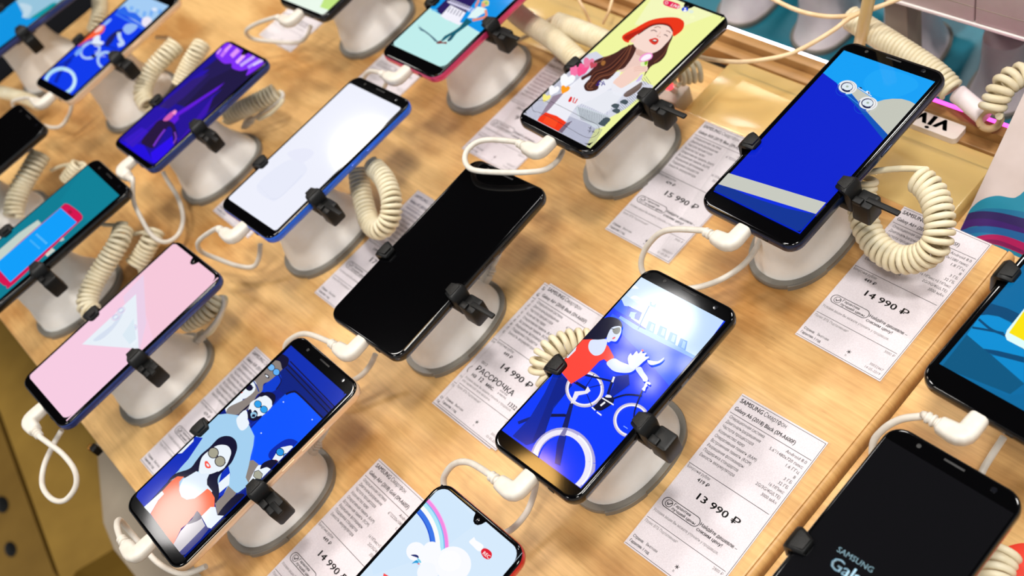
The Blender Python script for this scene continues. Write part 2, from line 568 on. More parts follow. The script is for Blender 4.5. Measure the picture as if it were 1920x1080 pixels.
class Art:
    """flat picture shown on a phone's display, drawn as coloured patches"""
    def __init__(self, k, o=(0, 0), s=1.0):
        self.k = k
        self.P = []
        self.src(o, s)
        l, r, b, t = [v / 1000 for v in PHONES[k][2]]
        self.rect = (l, r, b, t)
    def src(self, o, s):
        self.o, self.s = o, s
        return self
    def loc(self, pts):
        return [on_phone(self.k, self.o[0] + x / self.s, self.o[1] + y / self.s) for x, y in pts]
    def raw(self, pts, c):
        l, r, b, t = self.rect
        for ax, lim, sg in ((0, l, 1), (0, r, -1), (1, b, 1), (1, t, -1)):
            out = []
            for i in range(len(pts)):
                p, q = pts[i - 1], pts[i]
                ip, iq = sg * (p[ax] - lim) >= 0, sg * (q[ax] - lim) >= 0
                if ip != iq:
                    u = (lim - p[ax]) / (q[ax] - p[ax])
                    out.append((p[0] + (q[0] - p[0]) * u, p[1] + (q[1] - p[1]) * u))
                if iq:
                    out.append(tuple(q[:2]))
            pts = out
            if len(pts) < 3:
                return self
        self.P.append((pts, c))
        return self
    def base(self, c):
        l, r, b, t = self.rect
        return self.raw([(l, b), (r, b), (r, t), (l, t)], c)
    def poly(self, pts, c):
        return self.raw(self.loc(pts), c)
    def blob(self, pts, c, n=5):
        return self.raw([(p.x, p.y) for p in catmull([(x, y, 0) for x, y in self.loc(pts)], n, True)], c)
    def ell(self, cx, cy, rx, ry, c, rot=0, n=28):
        a = math.radians(rot)
        pts = []
        for i in range(n):
            t = 2 * math.pi * i / n
            x, y = rx * math.cos(t), ry * math.sin(t)
            pts.append((cx + x * math.cos(a) - y * math.sin(a), cy + x * math.sin(a) + y * math.cos(a)))
        return self.poly(pts, c)
    def line(self, pts, w, c, sm=True):
        """stroke; w in source pixels"""
        p = [(v.x, v.y) for v in catmull([(x, y, 0) for x, y in pts], 5)] if sm and len(pts) > 2 else pts
        L, R = [], []
        for i in range(len(p)):
            a, b = p[max(i - 1, 0)], p[min(i + 1, len(p) - 1)]
            d = math.hypot(b[0] - a[0], b[1] - a[1]) or 1
            nx, ny = -(b[1] - a[1]) / d * w / 2, (b[0] - a[0]) / d * w / 2
            L.append((p[i][0] + nx, p[i][1] + ny))
            R.append((p[i][0] - nx, p[i][1] - ny))
        for i in range(len(p) - 1):
            self.poly([L[i], L[i + 1], R[i + 1], R[i]], c)
        return self
    def ring(self, cx, cy, rx, ry, w, c, rot=0, a0=0, a1=360):
        a = math.radians(rot)
        pts = []
        n = 36
        for i in range(n + 1):
            t = math.radians(a0 + (a1 - a0) * i / n)
            x, y = rx * math.cos(t), ry * math.sin(t)
            pts.append((cx + x * math.cos(a) - y * math.sin(a), cy + x * math.sin(a) + y * math.cos(a)))
        return self.line(pts, w, c, False)
    def words(self, s, x, y, size, ang, c, bold=True):
        """lettering; x, y baseline start and size in millimetres on the glass"""
        V, F = text_geo(s, bold)
        ca, sa = math.cos(ang), math.sin(ang)
        for f in F:
            self.P.append(([((x + (V[i].x * ca - V[i].y * sa) * size) / 1000, (y + (V[i].x * sa + V[i].y * ca) * size) / 1000) for i in f], c, 'text'))
        return self
    def fill_corners(self, rad):
        l, r, b, t = self.rect
        rad /= 1000
        for x, y, sx, sy in ((l, b, 1, 1), (r, b, -1, 1), (r, t, -1, -1), (l, t, 1, -1)):
            pts = [(x, y)]
            for i in range(7):
                a = math.radians(90 * i / 6)
                pts.append((x + sx * rad * (1 - math.sin(a)), y + sy * rad * (1 - math.cos(a))))
            self.raw(pts, (0, 0, 0))
        return self
    def build(self, parent):
        V, F, C = [], [], []
        z = LIFT
        for it in self.P:
            pts, c = it[0], it[1]
            if len(it) == 2:
                z += STEP
            v3 = [Vector((x, y, 0)) for x, y in pts]
            area = sum(v3[i - 1].x * v3[i].y - v3[i].x * v3[i - 1].y for i in range(len(v3)))
            if area < 0:
                v3.reverse()
            tris = [(0, 1, 2)] if len(v3) == 3 else tessellate_polygon([v3])
            n = len(V)
            V += [(p.x, p.y, z) for p in v3]
            for tr in tris:
                a, b2, c2 = [v3[i] for i in tr]
                cr = (b2 - a).cross(c2 - a).z
                if abs(cr) < 1e-14:
                    continue
                tr = tr if cr > 0 else tr[::-1]
                F.append(tuple(n + i for i in tr))
                C.append(c)
        me = bpy.data.meshes.new('display_picture')
        me.from_pydata(V, [], F)
        ca = me.color_attributes.new('picture', 'FLOAT_COLOR', 'CORNER')
        buf = []
        for f, c in zip(F, C):
            buf += list(srgb(c)) * len(f)
        ca.data.foreach_set('color', buf)
        me.materials.append(M['display'])
        o = bpy.data.objects.new('display_picture', me)
        col.objects.link(o)
        o.parent = parent
        return o

def build_phone(k):
    label, fm, rect, rad, drad, kind = PHONES[k]
    W, H = PH[k][6], PH[k][7]
    rad /= 1000
    mtx = phone_matrix(k)
    e = empty('smartphone', label, 'phone', mtx.translation, mtx.to_euler(), 'phones clamped on display stands')
    EMP[k] = e
    def ring(z, ins):
        return [Vector((x, y, z)) for x, y in rrect(W - 2 * ins, H - 2 * ins, rad - ins * .8, 8)]
    # body: rounded metal or plastic shell
    Geo().loft([ring(-0.0079, 0.0022), ring(-0.0076, 0.0011), ring(-0.0068, 0.0004), ring(-0.0052, 0.0), ring(-0.0026, 0.0), ring(-0.0014, 0.00025), ring(-0.0009, 0.0006)]).build('shell', M[fm], e)
    # front glass with a softly rounded rim
    Geo().loft([ring(-0.0013, 0.0005), ring(-0.0007, 0.0005), ring(-0.0003, 0.0008), ring(-0.00008, 0.0014), ring(0.0, 0.0022), ring(0.0, 0.0028)]).build('front_glass', M['black_gloss'], e, angle=60)
    def disc(name, x, y, r, m, z=0.0001, parent=e):
        return Geo().loft([[Vector((x + q * math.cos(a), y + q * math.sin(a), zz)) for a in [2 * math.pi * i / 16 for i in range(16)]] for q, zz in ((r, 0.0), (r, z), (r * .7, z * 1.2))]).build(name, m, parent)
    t = rect[3] / 1000
    if kind == 'bezel':
        ym = (t + H / 2) / 2
        disc('front_camera', W * 0.29, ym, 0.0015, M['lens'])
        disc('light_sensor', -W * 0.26, ym, 0.0012, M['slot'])
        Geo().box((0, ym + 0.0008, 0.0001), (0.011, 0.0012, 0.0003), 0.0003).build('earpiece', M['slot'], e)
    else:
        # black drop notch that carries the camera
        pts = [(-0.0052, t + 0.001), (-0.0042, t - 0.0004), (-0.0033, t - 0.0026), (-0.0018, t - 0.0044), (0, t - 0.005), (0.0018, t - 0.0044), (0.0033, t - 0.0026), (0.0042, t - 0.0004), (0.0052, t + 0.001)]
        zz = LIFT + 90 * STEP
        g = Geo()
        g.loft([[Vector((x, y, 0.0)) for x, y in pts][::-1], [Vector((x, y, zz)) for x, y in pts][::-1]])
        g.build('camera_notch', M['black_gloss'], e)
        disc('front_camera', 0, t - 0.0024, 0.0013, M['lens'], zz + 0.0001)
    # side keys and bottom holes
    Geo().box((W / 2 + 0.0001, 0.012, -0.0038), (0.0010, 0.011, 0.0022), 0.0004).build('power_key', M[fm], e)
    if k in ('white', 'people', 'black', 'bike', 'walker'):
        Geo().box((W / 2 + 0.0001, 0.034, -0.0038), (0.0010, 0.020, 0.0022), 0.0004).build('volume_key', M[fm], e)
    Geo().box((0.016, -H / 2 - 0.00005, -0.004), (0.0042, 0.0008, 0.0026), 0.0004).build('headphone_socket', M['black_plastic'], e)
    return e
# ------------------------------------------------------------------ stands with clamps
CLY = {'car': -.0258, 'bike': -.0143, 'black': -.0192, 'people': -.0116, 'beret': -.0158, 'white': -.0312, 'pink': -.0074,
       'rainbow': -.016, 'logo': -.006, 'teal': 0.004, 'violet': -.0165, 'red': -.0195, 'gold': -.0135, 'corner': -.012, 'dark': -.016, 'walker': -.012, 'green': -.016}
LEVER = {'car': .017, 'bike': 0, 'black': .016, 'people': .006, 'beret': .016, 'white': .013, 'pink': .004, 'rainbow': .01, 'logo': 0,
         'teal': .012, 'violet': .012, 'red': 0, 'gold': 0, 'corner': 0, 'dark': 0, 'walker': .014, 'green': .01}
STANDN = {
 'car': 'white stand under the phone with the car screen beside a looping coiled cord',
 'bike': 'white stand under the phone showing the woman with a bicycle',
 'black': 'white stand under the black switched-off phone mid table',
 'people': 'white stand under the gold edged phone showing people in sunglasses',
 'beret': 'white stand under the phone showing the red beret woman',
 'white': 'white stand under the blank white phone screen',
 'pink': 'white stand under the pink phone screen at the front edge',
 'rainbow': 'white stand hidden under the rainbow phone at the bottom edge',
 'logo': 'white stand under the phone with the glowing white logo, bottom right',
 'teal': 'white stand under the blue teal phone at the right edge',
 'violet': 'white stand under the phone with the violet screen',
 'red': 'white stand under the teal screen with the handset drawing, half behind a coiled cord',
 'gold': 'white stand under the gold phone with the blue wheels screen',
 'corner': 'white stand under the blue phone in the top left corner',
 'dark': 'white stand under the dark phone at the left edge',
 'walker': 'white stand under the pink edged phone at the top',
 'green': 'white stand at the top edge under the cut off pale green phone',
}
def foot_ring(sc, z, grow=0.0, n=56, rx=0.030, ry=0.0475, cy=0.0):
    out = []
    for i in range(n):
        a = 2 * math.pi * i / n
        c, s = math.cos(a), math.sin(a)
        p = 2.25
        x = math.copysign(abs(c) ** (2 / p), c) * rx
        y = math.copysign(abs(s) ** (2 / p), s) * ry
        if s > 0.55:                                   # blunt rear where the lead plugs in
            y = y - (s - 0.55) * 0.010
        out.append(Vector((x * sc + math.copysign(grow, c) * abs(c), y * sc + grow * s + cy, z)))
    return out

def build_stand(k):
    x, y, z, a = PH[k][:4]
    W = PH[k][6]
    zt = 0.0
    cy = CLY[k]
    R = Matrix.Rotation(a, 4, 'Z')
    foot = Vector((x, y, 0)) + R @ Vector((-0.005, cy + 0.003, 0))
    e = empty('display_stand', STANDN[k], 'stand', (foot.x, foot.y, zt), (0, 0, a), 'white phone display stands')
    h = z - 0.0079 - zt                               # underside of the phone above the board
    # grey rubber foot with a raised grip on its right flank
    g = Geo()
    g.loft([foot_ring(1, 0.0, -0.0006), foot_ring(1, 0.0008), foot_ring(1, 0.0042), foot_ring(1, 0.005, -0.0006)])
    gr = [p.copy() for p in foot_ring(1, 0.0, 0.0012, 120)]
    sel = [i for i in range(120) if 300 <= i * 3 <= 342]
    inner = foot_ring(0.9, 0.0, 0, 120)
    lo = [gr[i] for i in sel] + [inner[i] for i in reversed(sel)]
    g.loft([[Vector((p.x, p.y, 0.0002)) for p in lo], [Vector((p.x, p.y, 0.0046)) for p in lo]])
    g.build('foot_ring', M['foot'], e)
    # flared white body
    prof = [(0.90, 0.0050, 0), (0.895, 0.0062, 0), (0.885, 0.0080, 0), (0.855, 0.0125, -.001), (0.81, 0.019, -.0020), (0.75, 0.028, -.0035), (0.70, 0.038, -.005), (0.665, 0.048, -.0055), (0.65, h - 0.012, -.006), (0.63, h - 0.0085, -.006)]
    rings = []
    for sc, zz, yy in prof:
        fx = sc if sc > .8 else sc * 0.97
        rings.append(foot_ring(fx, zz, 0, 56, cy=yy * 1.0))
    Geo().loft(rings, True, True).build('body', M['stand'], e, angle=50)
    # black holder: plate, jaws, block, locking lever ; phone axis is at +0.005
    px = 0.005
    py = -0.003
    zb = h - (0.0022 if k in ('bike', 'beret') else 0.0)
    Geo().box((px, py, zb - 0.0046), (0.040, 0.026, 0.009), 0.0016).build('mount_plate', M['black_plastic'], e)
    Geo().box((px, py, zb - 0.0042), (W + 0.010, 0.0115, 0.0058), 0.0012).build('clamp_bar', M['black_plastic'], e)
    top = z - zt
    for side in (-1, 1):
        ex = px + side * W / 2
        def q(dx, yy, dz):
            return Vector((ex + side * dx, py + yy, top + dz))
        # jaw: hooks over the glass edge; narrow tip inside, wide shoulder outside
        sec = []
        for dx, hw, zlo, zhi in ((-0.0072, 0.0036, 0.0007, 0.0022), (-0.0064, 0.0046, 0.0005, 0.0034), (-0.0022, 0.0060, 0.0004, 0.0050), (0.0008, 0.0066, 0.0004, 0.0052), (0.0018, 0.0067, -0.0060, 0.0047), (0.0040, 0.0063, -0.0140, 0.0026), (0.0052, 0.0052, -0.0140, -0.0012), (0.0056, 0.0045, -0.0135, -0.0030)):
            b = 0.0011
            ring = [q(dx, -hw, zlo + b), q(dx, -hw, zhi - b), q(dx, -hw + b, zhi - b * .3), q(dx, -hw + 2 * b, zhi), q(dx, hw - 2 * b, zhi), q(dx, hw - b, zhi - b * .3), q(dx, hw, zhi - b), q(dx, hw, zlo + b), q(dx, hw - b, zlo), q(dx, -hw + b, zlo)]
            sec.append(ring if side > 0 else ring[::-1])
        jaw = Geo().loft(sec).build('clamp_jaw', M['black_plastic'], e, angle=35)
        # inset soft pad on top of the jaw
        pr = []
        for zz, ins in ((0.0044, 0.0), (0.00555, 0.0), (0.0057, 0.0003)):
            pr.append([q(dx, yy, zz) for dx, yy in ((-0.0058 + ins, -0.0032 + ins), (0.0004 - ins, -0.0050 + ins), (0.0012 - ins, -0.0036), (0.0012 - ins, 0.0036), (0.0004 - ins, 0.0050 - ins), (-0.0058 + ins, 0.0032 - ins))])
        if side < 0:
            pr = [r[::-1] for r in pr]
        gp = Geo().loft(pr).build('rubber_pad', M['black_pad'], jaw)
    ex = px + W / 2
    Geo().box((ex + 0.0112, py + 0.0005, top - 0.0120), (0.0130, 0.0128, 0.0170), 0.0016).build('clamp_block', M['black_plastic'], e)
    Geo().box((ex + 0.0085, py - 0.0035, top - 0.0033), (0.0062, 0.0050, 0.0034), 0.0008).build('clamp_catch', M['black_plastic'], e)
    if LEVER[k]:
        L = LEVER[k]
        Geo().box((ex + 0.0145 + L / 2, py + 0.0005, top - 0.0035), (L + 0.005, 0.0040, 0.0020), 0.0007).build('locking_lever', M['black_plastic'], e)
    return e

# ------------------------------------------------------------------ charging leads
def world_on(k, x, y, z):
    return phone_matrix(k) @ Vector((x, y, z))

def build_lead(k, label, pts, side=-1, px=0.0):
    """angled plug in the phone's bottom edge, ribbed sleeve, thin white cable"""
    H = PH[k][7]
    m = phone_matrix(k)
    base = m @ Vector((px, -H / 2, -0.004))
    e = empty('charging_lead', label, 'cable', base, (0, 0, 0), 'white charging leads')
    inv = Matrix.Translation(-base)
    y0 = -H / 2
    g = Geo()
    # elbow: flattened section swept round the corner
    path = [(0, 0.0012), (0, -0.002), (0, -0.009)] + [(side * (0.0052 - 0.0052 * math.cos(a)), -0.009 - 0.0052 * math.sin(a)) for a in [math.radians(v) for v in (22, 45, 68, 90)]] + [(side * 0.0085, -0.0142), (side * 0.0125, -0.0142), (side * 0.0132, -0.0142)]
    wid = [0.0050, 0.0053, 0.0055, 0.0057, 0.0058, 0.0057, 0.0055, 0.0052, 0.0047, 0.0042]
    hei = [0.0036, 0.0039, 0.0042, 0.0044, 0.0044, 0.0044, 0.0043, 0.0041, 0.0039, 0.0035]
    wid = wid + [0.0042] * (len(path) - len(wid))
    hei = hei + [0.0035] * (len(path) - len(hei))
    rings = []
    for i, (xx, yy) in enumerate(path):
        a, b = path[max(i - 1, 0)], path[min(i + 1, len(path) - 1)]
        d = Vector((b[0] - a[0], b[1] - a[1], 0)).normalized()
        n = Vector((-d.y, d.x, 0))
        c = Vector((px + xx, y0 + yy, -0.004))
        ring = []
        for (u, v) in rrect(2 * wid[i], 2 * hei[i], min(wid[i], hei[i]) * 0.72, 4):
            ring.append(m @ (c + n * u + Vector((0, 0, v))))
        rings.append(ring)
    g.loft(rings, True, True, inv)
    g.build('angled_plug', M['white_cable'], e, angle=60)
    gm = Geo()
    gm.box((0, 0, 0), (0.0075, 0.004, 0.0026), 0.0003, inv @ m @ Matrix.Translation((px, y0 + 0.001, -0.004)))
    gm.build('connector_shell', M['metal'], e)
    # ribbed strain relief
    sx = side * 0.0128
    ax = [m @ Vector((px + sx + side * t, y0 - 0.0142, -0.004)) for t in [i * 0.0006 for i in range(15)]]
    radii = [0.0036, 0.0036, 0.0036, 0.0026, 0.0026, 0.0035, 0.0035, 0.0035, 0.0026, 0.0026, 0.0033, 0.0033, 0.0033, 0.0024, 0.0022]
    gs = Geo()
    gs.tube([inv @ p for p in ax], 0.003, 16, True, lambda u: radii[min(14, int(u * 14 + 0.5))])
    gs.build('strain_relief', M['white_cable'], e, angle=50)
    start = [m @ Vector((px + sx + side * t, y0 - 0.0142, -0.004)) for t in (0.006, 0.0095)]
    P = start + [at(*p) for p in pts]
    path = resample(catmull([inv @ p for p in P], 10), 0.0022)
    Geo().tube(path, 0.00205, 10).build('cable', M['white_cable'], e, angle=80)
    return e

# ------------------------------------------------------------------ coiled cords
def coil(label, pts, R=0.0075, r=0.00205, pitch=0.0044, tail0=(), tail1=(), plug=False, m='ivory', n=9, spt=16):
    P = [at(*p) for p in pts]
    o = P[0]
    e = empty('coiled_cord', label, 'cord', o, (0, 0, 0), 'ivory coiled security cords')
    path = resample(catmull([p - o for p in P], 14), pitch / spt)
    fr = frames(path)
    th = 0.0
    line = []
    for i, (p, t, u, v) in enumerate(fr):
        th = 2 * math.pi * i / spt
        line.append(p + (u * math.cos(th) + v * math.sin(th)) * R)
    Geo().tube(line, r, n).build('coil', M[m], e, angle=80)
    def tail(ps, first):
        q = [at(*p) - o for p in ps]
        q = [first] + q
        pp = resample(catmull(q, 10), 0.002)
        if len(pp) > 2:
            Geo().tube(pp, r, n).build('straight_lead', M[m], e, angle=80)
        return q
    if tail0:
        tail(tail0, line[0])
    if tail1:
        q = tail(tail1, line[-1])
        if plug:
            d = (q[-1] - q[-2]).normalized()
            c = q[-1]
            zax = Vector((0, 0, 1))
            sd = d.cross(zax).normalized()
            up = sd.cross(d)
            mt = Matrix((( d.x, sd.x, up.x, c.x), (d.y, sd.y, up.y, c.y), (d.z, sd.z, up.z, c.z), (0, 0, 0, 1)))
            gp = Geo()
            gp.box((0.0045, 0, 0), (0.009, 0.0092, 0.0056), 0.0012, mt)
            for xx in (-0.0012, -0.0038):
                gp.box((xx, 0, 0), (0.0013, 0.0074, 0.0052), 0.0004, mt)
            gp.box((-0.003, 0, 0), (0.008, 0.0050, 0.0040), 0.0008, mt)
            pl = gp.build('plug', M['white_cable'], e)
            Geo().box((0.0105, 0, 0), (0.004, 0.0070, 0.0028), 0.0003, mt).build('metal_tip', M['metal'], pl)
    return e

# ------------------------------------------------------------------ price labels
LW, LH = 0.06298, 0.12334
SPEC = ["Операционная система", "Диагональ/разрешение", "Частота процессора", "Количество ядер", "Оперативная память (RAM)", "Встроенная память (ROM)", "Разрешение фотокамеры", "Поддержка стандартов", "Емкость аккумулятора"]
V60 = ["Android 8.0", "6\"/2220x1080 пикс", "1.8 ГГц", "8", "3 ГБ", "32 ГБ", "16 МПикс+5 МПикс", "2G/3G/4G(LTE)", "3500 мАч"]
V56 = ["Android 8.0", "5.6\"/1480x720 пикс", "1.6 ГГц", "8", "3 ГБ", "32 ГБ", "16 МПикс", "2G/3G/4G(LTE)", "3000 мАч"]

def price_label(label, x, y, a, model, vals, bonus, price, dates, inst=False, ins='3000 ₽', z=0.0, fold=0.0):
    e = empty('price_label', label, 'price label', (x, y, z), (0, 0, a), 'printed price labels on the table')
    Geo().box((0, 0, 0.0003), (LW, LH, 0.0005), 0.0001).build('paper_sheet', M['paper'], e)
    # thin clear pocket round the sheet
    Geo().box((0.0006, -0.0002, 0.00068), (LW + 0.0026, LH + 0.0016, 0.00008), 0.00002).build('clear_pocket', M['sleeve'], e)
    zz = 0.0006
    def X(v):
        return v / 1000 - LW / 2
    def Y(v):
        return LH / 2 - v / 1000
    g = Geo()
    def t(s, xx, yy, size, bold=False, align='L', width=None, gg=None, sq=0.92):
        put_text(gg or g, s, X(xx), Y(yy), size / 1000, zz, bold, align, width / 1000 if width else None, sq)
    def rule(x0, y0, x1, y1, w=0.35):
        flat_line(g, (X(x0), Y(y0)), (X(x1), Y(y1)), w / 1000, zz)
    t("SAMSUNG", 2.0, 6.1, 4.5, True, width=16.9)
    t("Смартфон", 20.0, 6.1, 4.6, False, width=16.3)
    t(model, 2.1, 12.4, 4.0, True, width=min(45, 1.72 * len(model)))
    rule(1.2, 15.2, 61.2, 15.4)
    for i, (s, v) in enumerate(zip(SPEC, vals)):
        yy = 18.9 + i * 3.94
        t(s, 3.0, yy, 3.25, False, width=1.31 * len(s))
        t(v, 59.9, yy + 0.4, 3.1, False, 'R', width=1.32 * len(v))
    rule(0.6, 57.8, 60.4, 58.1)
    t("Бонусные рубли:", 1.2, 60.9, 3.1, False, width=17.5)
    t(bonus, 12.0, 65.2, 3.6, True, width=8.6)
    t(price, 18.8, 75.0, 6.6, True, width=31)
    if inst:
        t("0012", 3.3, 80.0, 3.2)
        t("РАССРОЧКА", 3.8, 86.6, 6.0, True, width=39)
        t("на", 4.5, 91.8, 4.4, True)
        t("12", 12.0, 91.6, 5.0, True)
        t("мес.", 19.5, 91.6, 4.4, True)
        t("платёж", 32, 88.6, 2.4)
        t("в месяц", 32, 91.0, 2.4)
        t("1332 ₽", 45, 93.4, 4.6, True)
    else:
        # guarantee badge: outlined pill, ringed tick, two lines
        pill = [(cx, cy) for cx, cy in rrect(27.5, 6.6, 3.2, 8)]
        cx0, cy0 = 16.6, 86.9
        for i in range(len(pill)):
            p, q = pill[i - 1], pill[i]
            rule(cx0 + p[0], cy0 + p[1], cx0 + q[0], cy0 + q[1], 0.45)
        for i in range(20):
            a0, a1 = 2 * math.pi * i / 20, 2 * math.pi * (i + 1) / 20
            rule(7.2 + 2.3 * math.cos(a0), 86.9 + 2.3 * math.sin(a0), 7.2 + 2.3 * math.cos(a1), 86.9 + 2.3 * math.sin(a1), 0.4)
        rule(6.0, 86.6, 7.0, 88.0, 0.6)
        rule(6.9, 88.0, 9.2, 85.4, 0.6)
        t("Гарантия", 10.4, 86.4, 2.7, True, width=12.5)
        t("лучшей цены", 10.4, 89.2, 2.7, True, width=18)
        t("Найдёте дешевле –", 31.0, 87.4, 3.3, True, width=27)
        t("снизим цену!", 31.0, 91.0, 3.3, True, width=18.6)
    g2 = Geo()
    t("Условия акции Вы можете уточнить у продавцов.", 1.6, 95.9, 2.7, False, width=49, gg=g2)
    if inst:
        t("или сервисной зоне магазина.", 1.6, 98.9, 2.7, False, width=30, gg=g2)
    rule(1.2, 101.3, 60.4, 101.2, 0.3)
    t("Полис ВТБ Портативная*", 1.7, 104.6, 2.7, False, width=25, gg=g2)
    t(ins, 60.2, 104.4, 2.7, False, 'R', gg=g2)
    t("Страна:", 1.9, 116.6, 2.7, True, width=8)
    t("Вьетнам", 12.0, 116.4, 2.7, False, width=8.4)
    t("Гарантия: 1 год", 2.0, 120.2, 2.7, True, width=15)
    for k in range(3):
        a0 = math.radians(60 * k + 30)
        rule(35.8 - 1.4 * math.cos(a0), 115.8 - 1.4 * math.sin(a0), 35.8 + 1.4 * math.cos(a0), 115.8 + 1.4 * math.sin(a0), 0.4)
    t("в", 35.0, 119.6, 2.4, False, gg=g2)
    t(dates[0], 60.2, 116.6, 2.6, False, 'R', gg=g2)
    t(dates[1], 60.2, 120.0, 2.6, False, 'R', gg=g2)
    rule(0.6, 122.3, 62.2, 122.3, 0.3)
    rule(62.2, 1.4, 62.2, 122.3, 0.3)
    rule(0.6, 1.4, 62.2, 1.4, 0.3)
    g.build('printed_text', M['ink'], e, smooth=False)
    g2.build('fine_print', M['ink_soft'], e, smooth=False)
    return e
# ------------------------------------------------------------------ what the phones show
def art_car():
    a = Art('car', (1300, 60), 2.572).base((0, 32, 206))
    sky = (10, 160, 246)
    a.poly([(560, 150), (740, 60), (1200, 220), (1100, 400), (945, 505), (622, 195)], sky)
    a.blob([(900, 180), (1050, 215), (1080, 270), (960, 320), (860, 300), (820, 240)], (22, 166, 248))
    a.poly([(622, 195), (690, 245), (730, 300), (790, 350), (930, 515), (880, 540), (600, 420)], (0, 32, 206))
    hill = (196, 198, 186)
    a.poly([(740, 262), (785, 268), (850, 310), (885, 337), (920, 327), (960, 322), (1005, 323), (1045, 334), (1095, 362), (948, 506), (850, 400), (770, 305)], hill)
    a.poly([(765, 300), (850, 400), (948, 506), (925, 530), (800, 375), (735, 305)], (0, 84, 186))
    a.line([(735, 300), (800, 352)], 3, (60, 150, 240))
    a.line([(795, 268), (860, 310)], 3, (240, 240, 240))
    a.poly([(800, 264), (812, 268), (815, 274), (805, 272)], (20, 22, 50))
    a.poly([(838, 283), (850, 290), (853, 300), (842, 296), (830, 290)], (240, 240, 244))
    a.poly([(846, 288), (850, 296), (846, 300), (842, 292)], (20, 24, 50))
    a.ring(724, 283, 36, 27, 1.2, (20, 96, 214))
    a.ring(816, 366, 40, 30, 1.4, (20, 96, 214))
    for cx, cy in ((743, 268), (842, 350)):
        a.ell(cx, cy, 47, 33, (236, 238, 240))
        a.ring(cx - 2, cy, 40, 28, 3, (196, 190, 188), a0=-70, a1=60)
        a.ring(cx - 4, cy + 3, 40, 28, 5, (16, 80, 190), a0=95, a1=215)
        a.ring(cx - 2, cy, 27, 20, 5, (26, 34, 90))
        a.ell(cx, cy, 25, 18, (226, 236, 244))
        a.ring(cx, cy + 2, 26, 20, 9, (22, 28, 74), a0=60, a1=150)
        for q in range(10):
            t = math.radians(36 * q)
            a.line([(cx, cy), (cx + 24 * math.cos(t), cy + 17 * math.sin(t))], 1, (206, 220, 232))
        a.ell(cx, cy, 7, 5, (166, 182, 168))
    a.poly([(95, 770), (515, 990), (540, 960), (600, 885), (115, 735)], (3, 50, 150))
    a.poly([(180, 757), (598, 886), (560, 882), (455, 860), (330, 820), (250, 790)], (0, 44, 226))
    a.poly([(165, 686), (644, 832), (598, 887), (112, 738)], (200, 202, 192))
    return a.fill_corners(2.6)

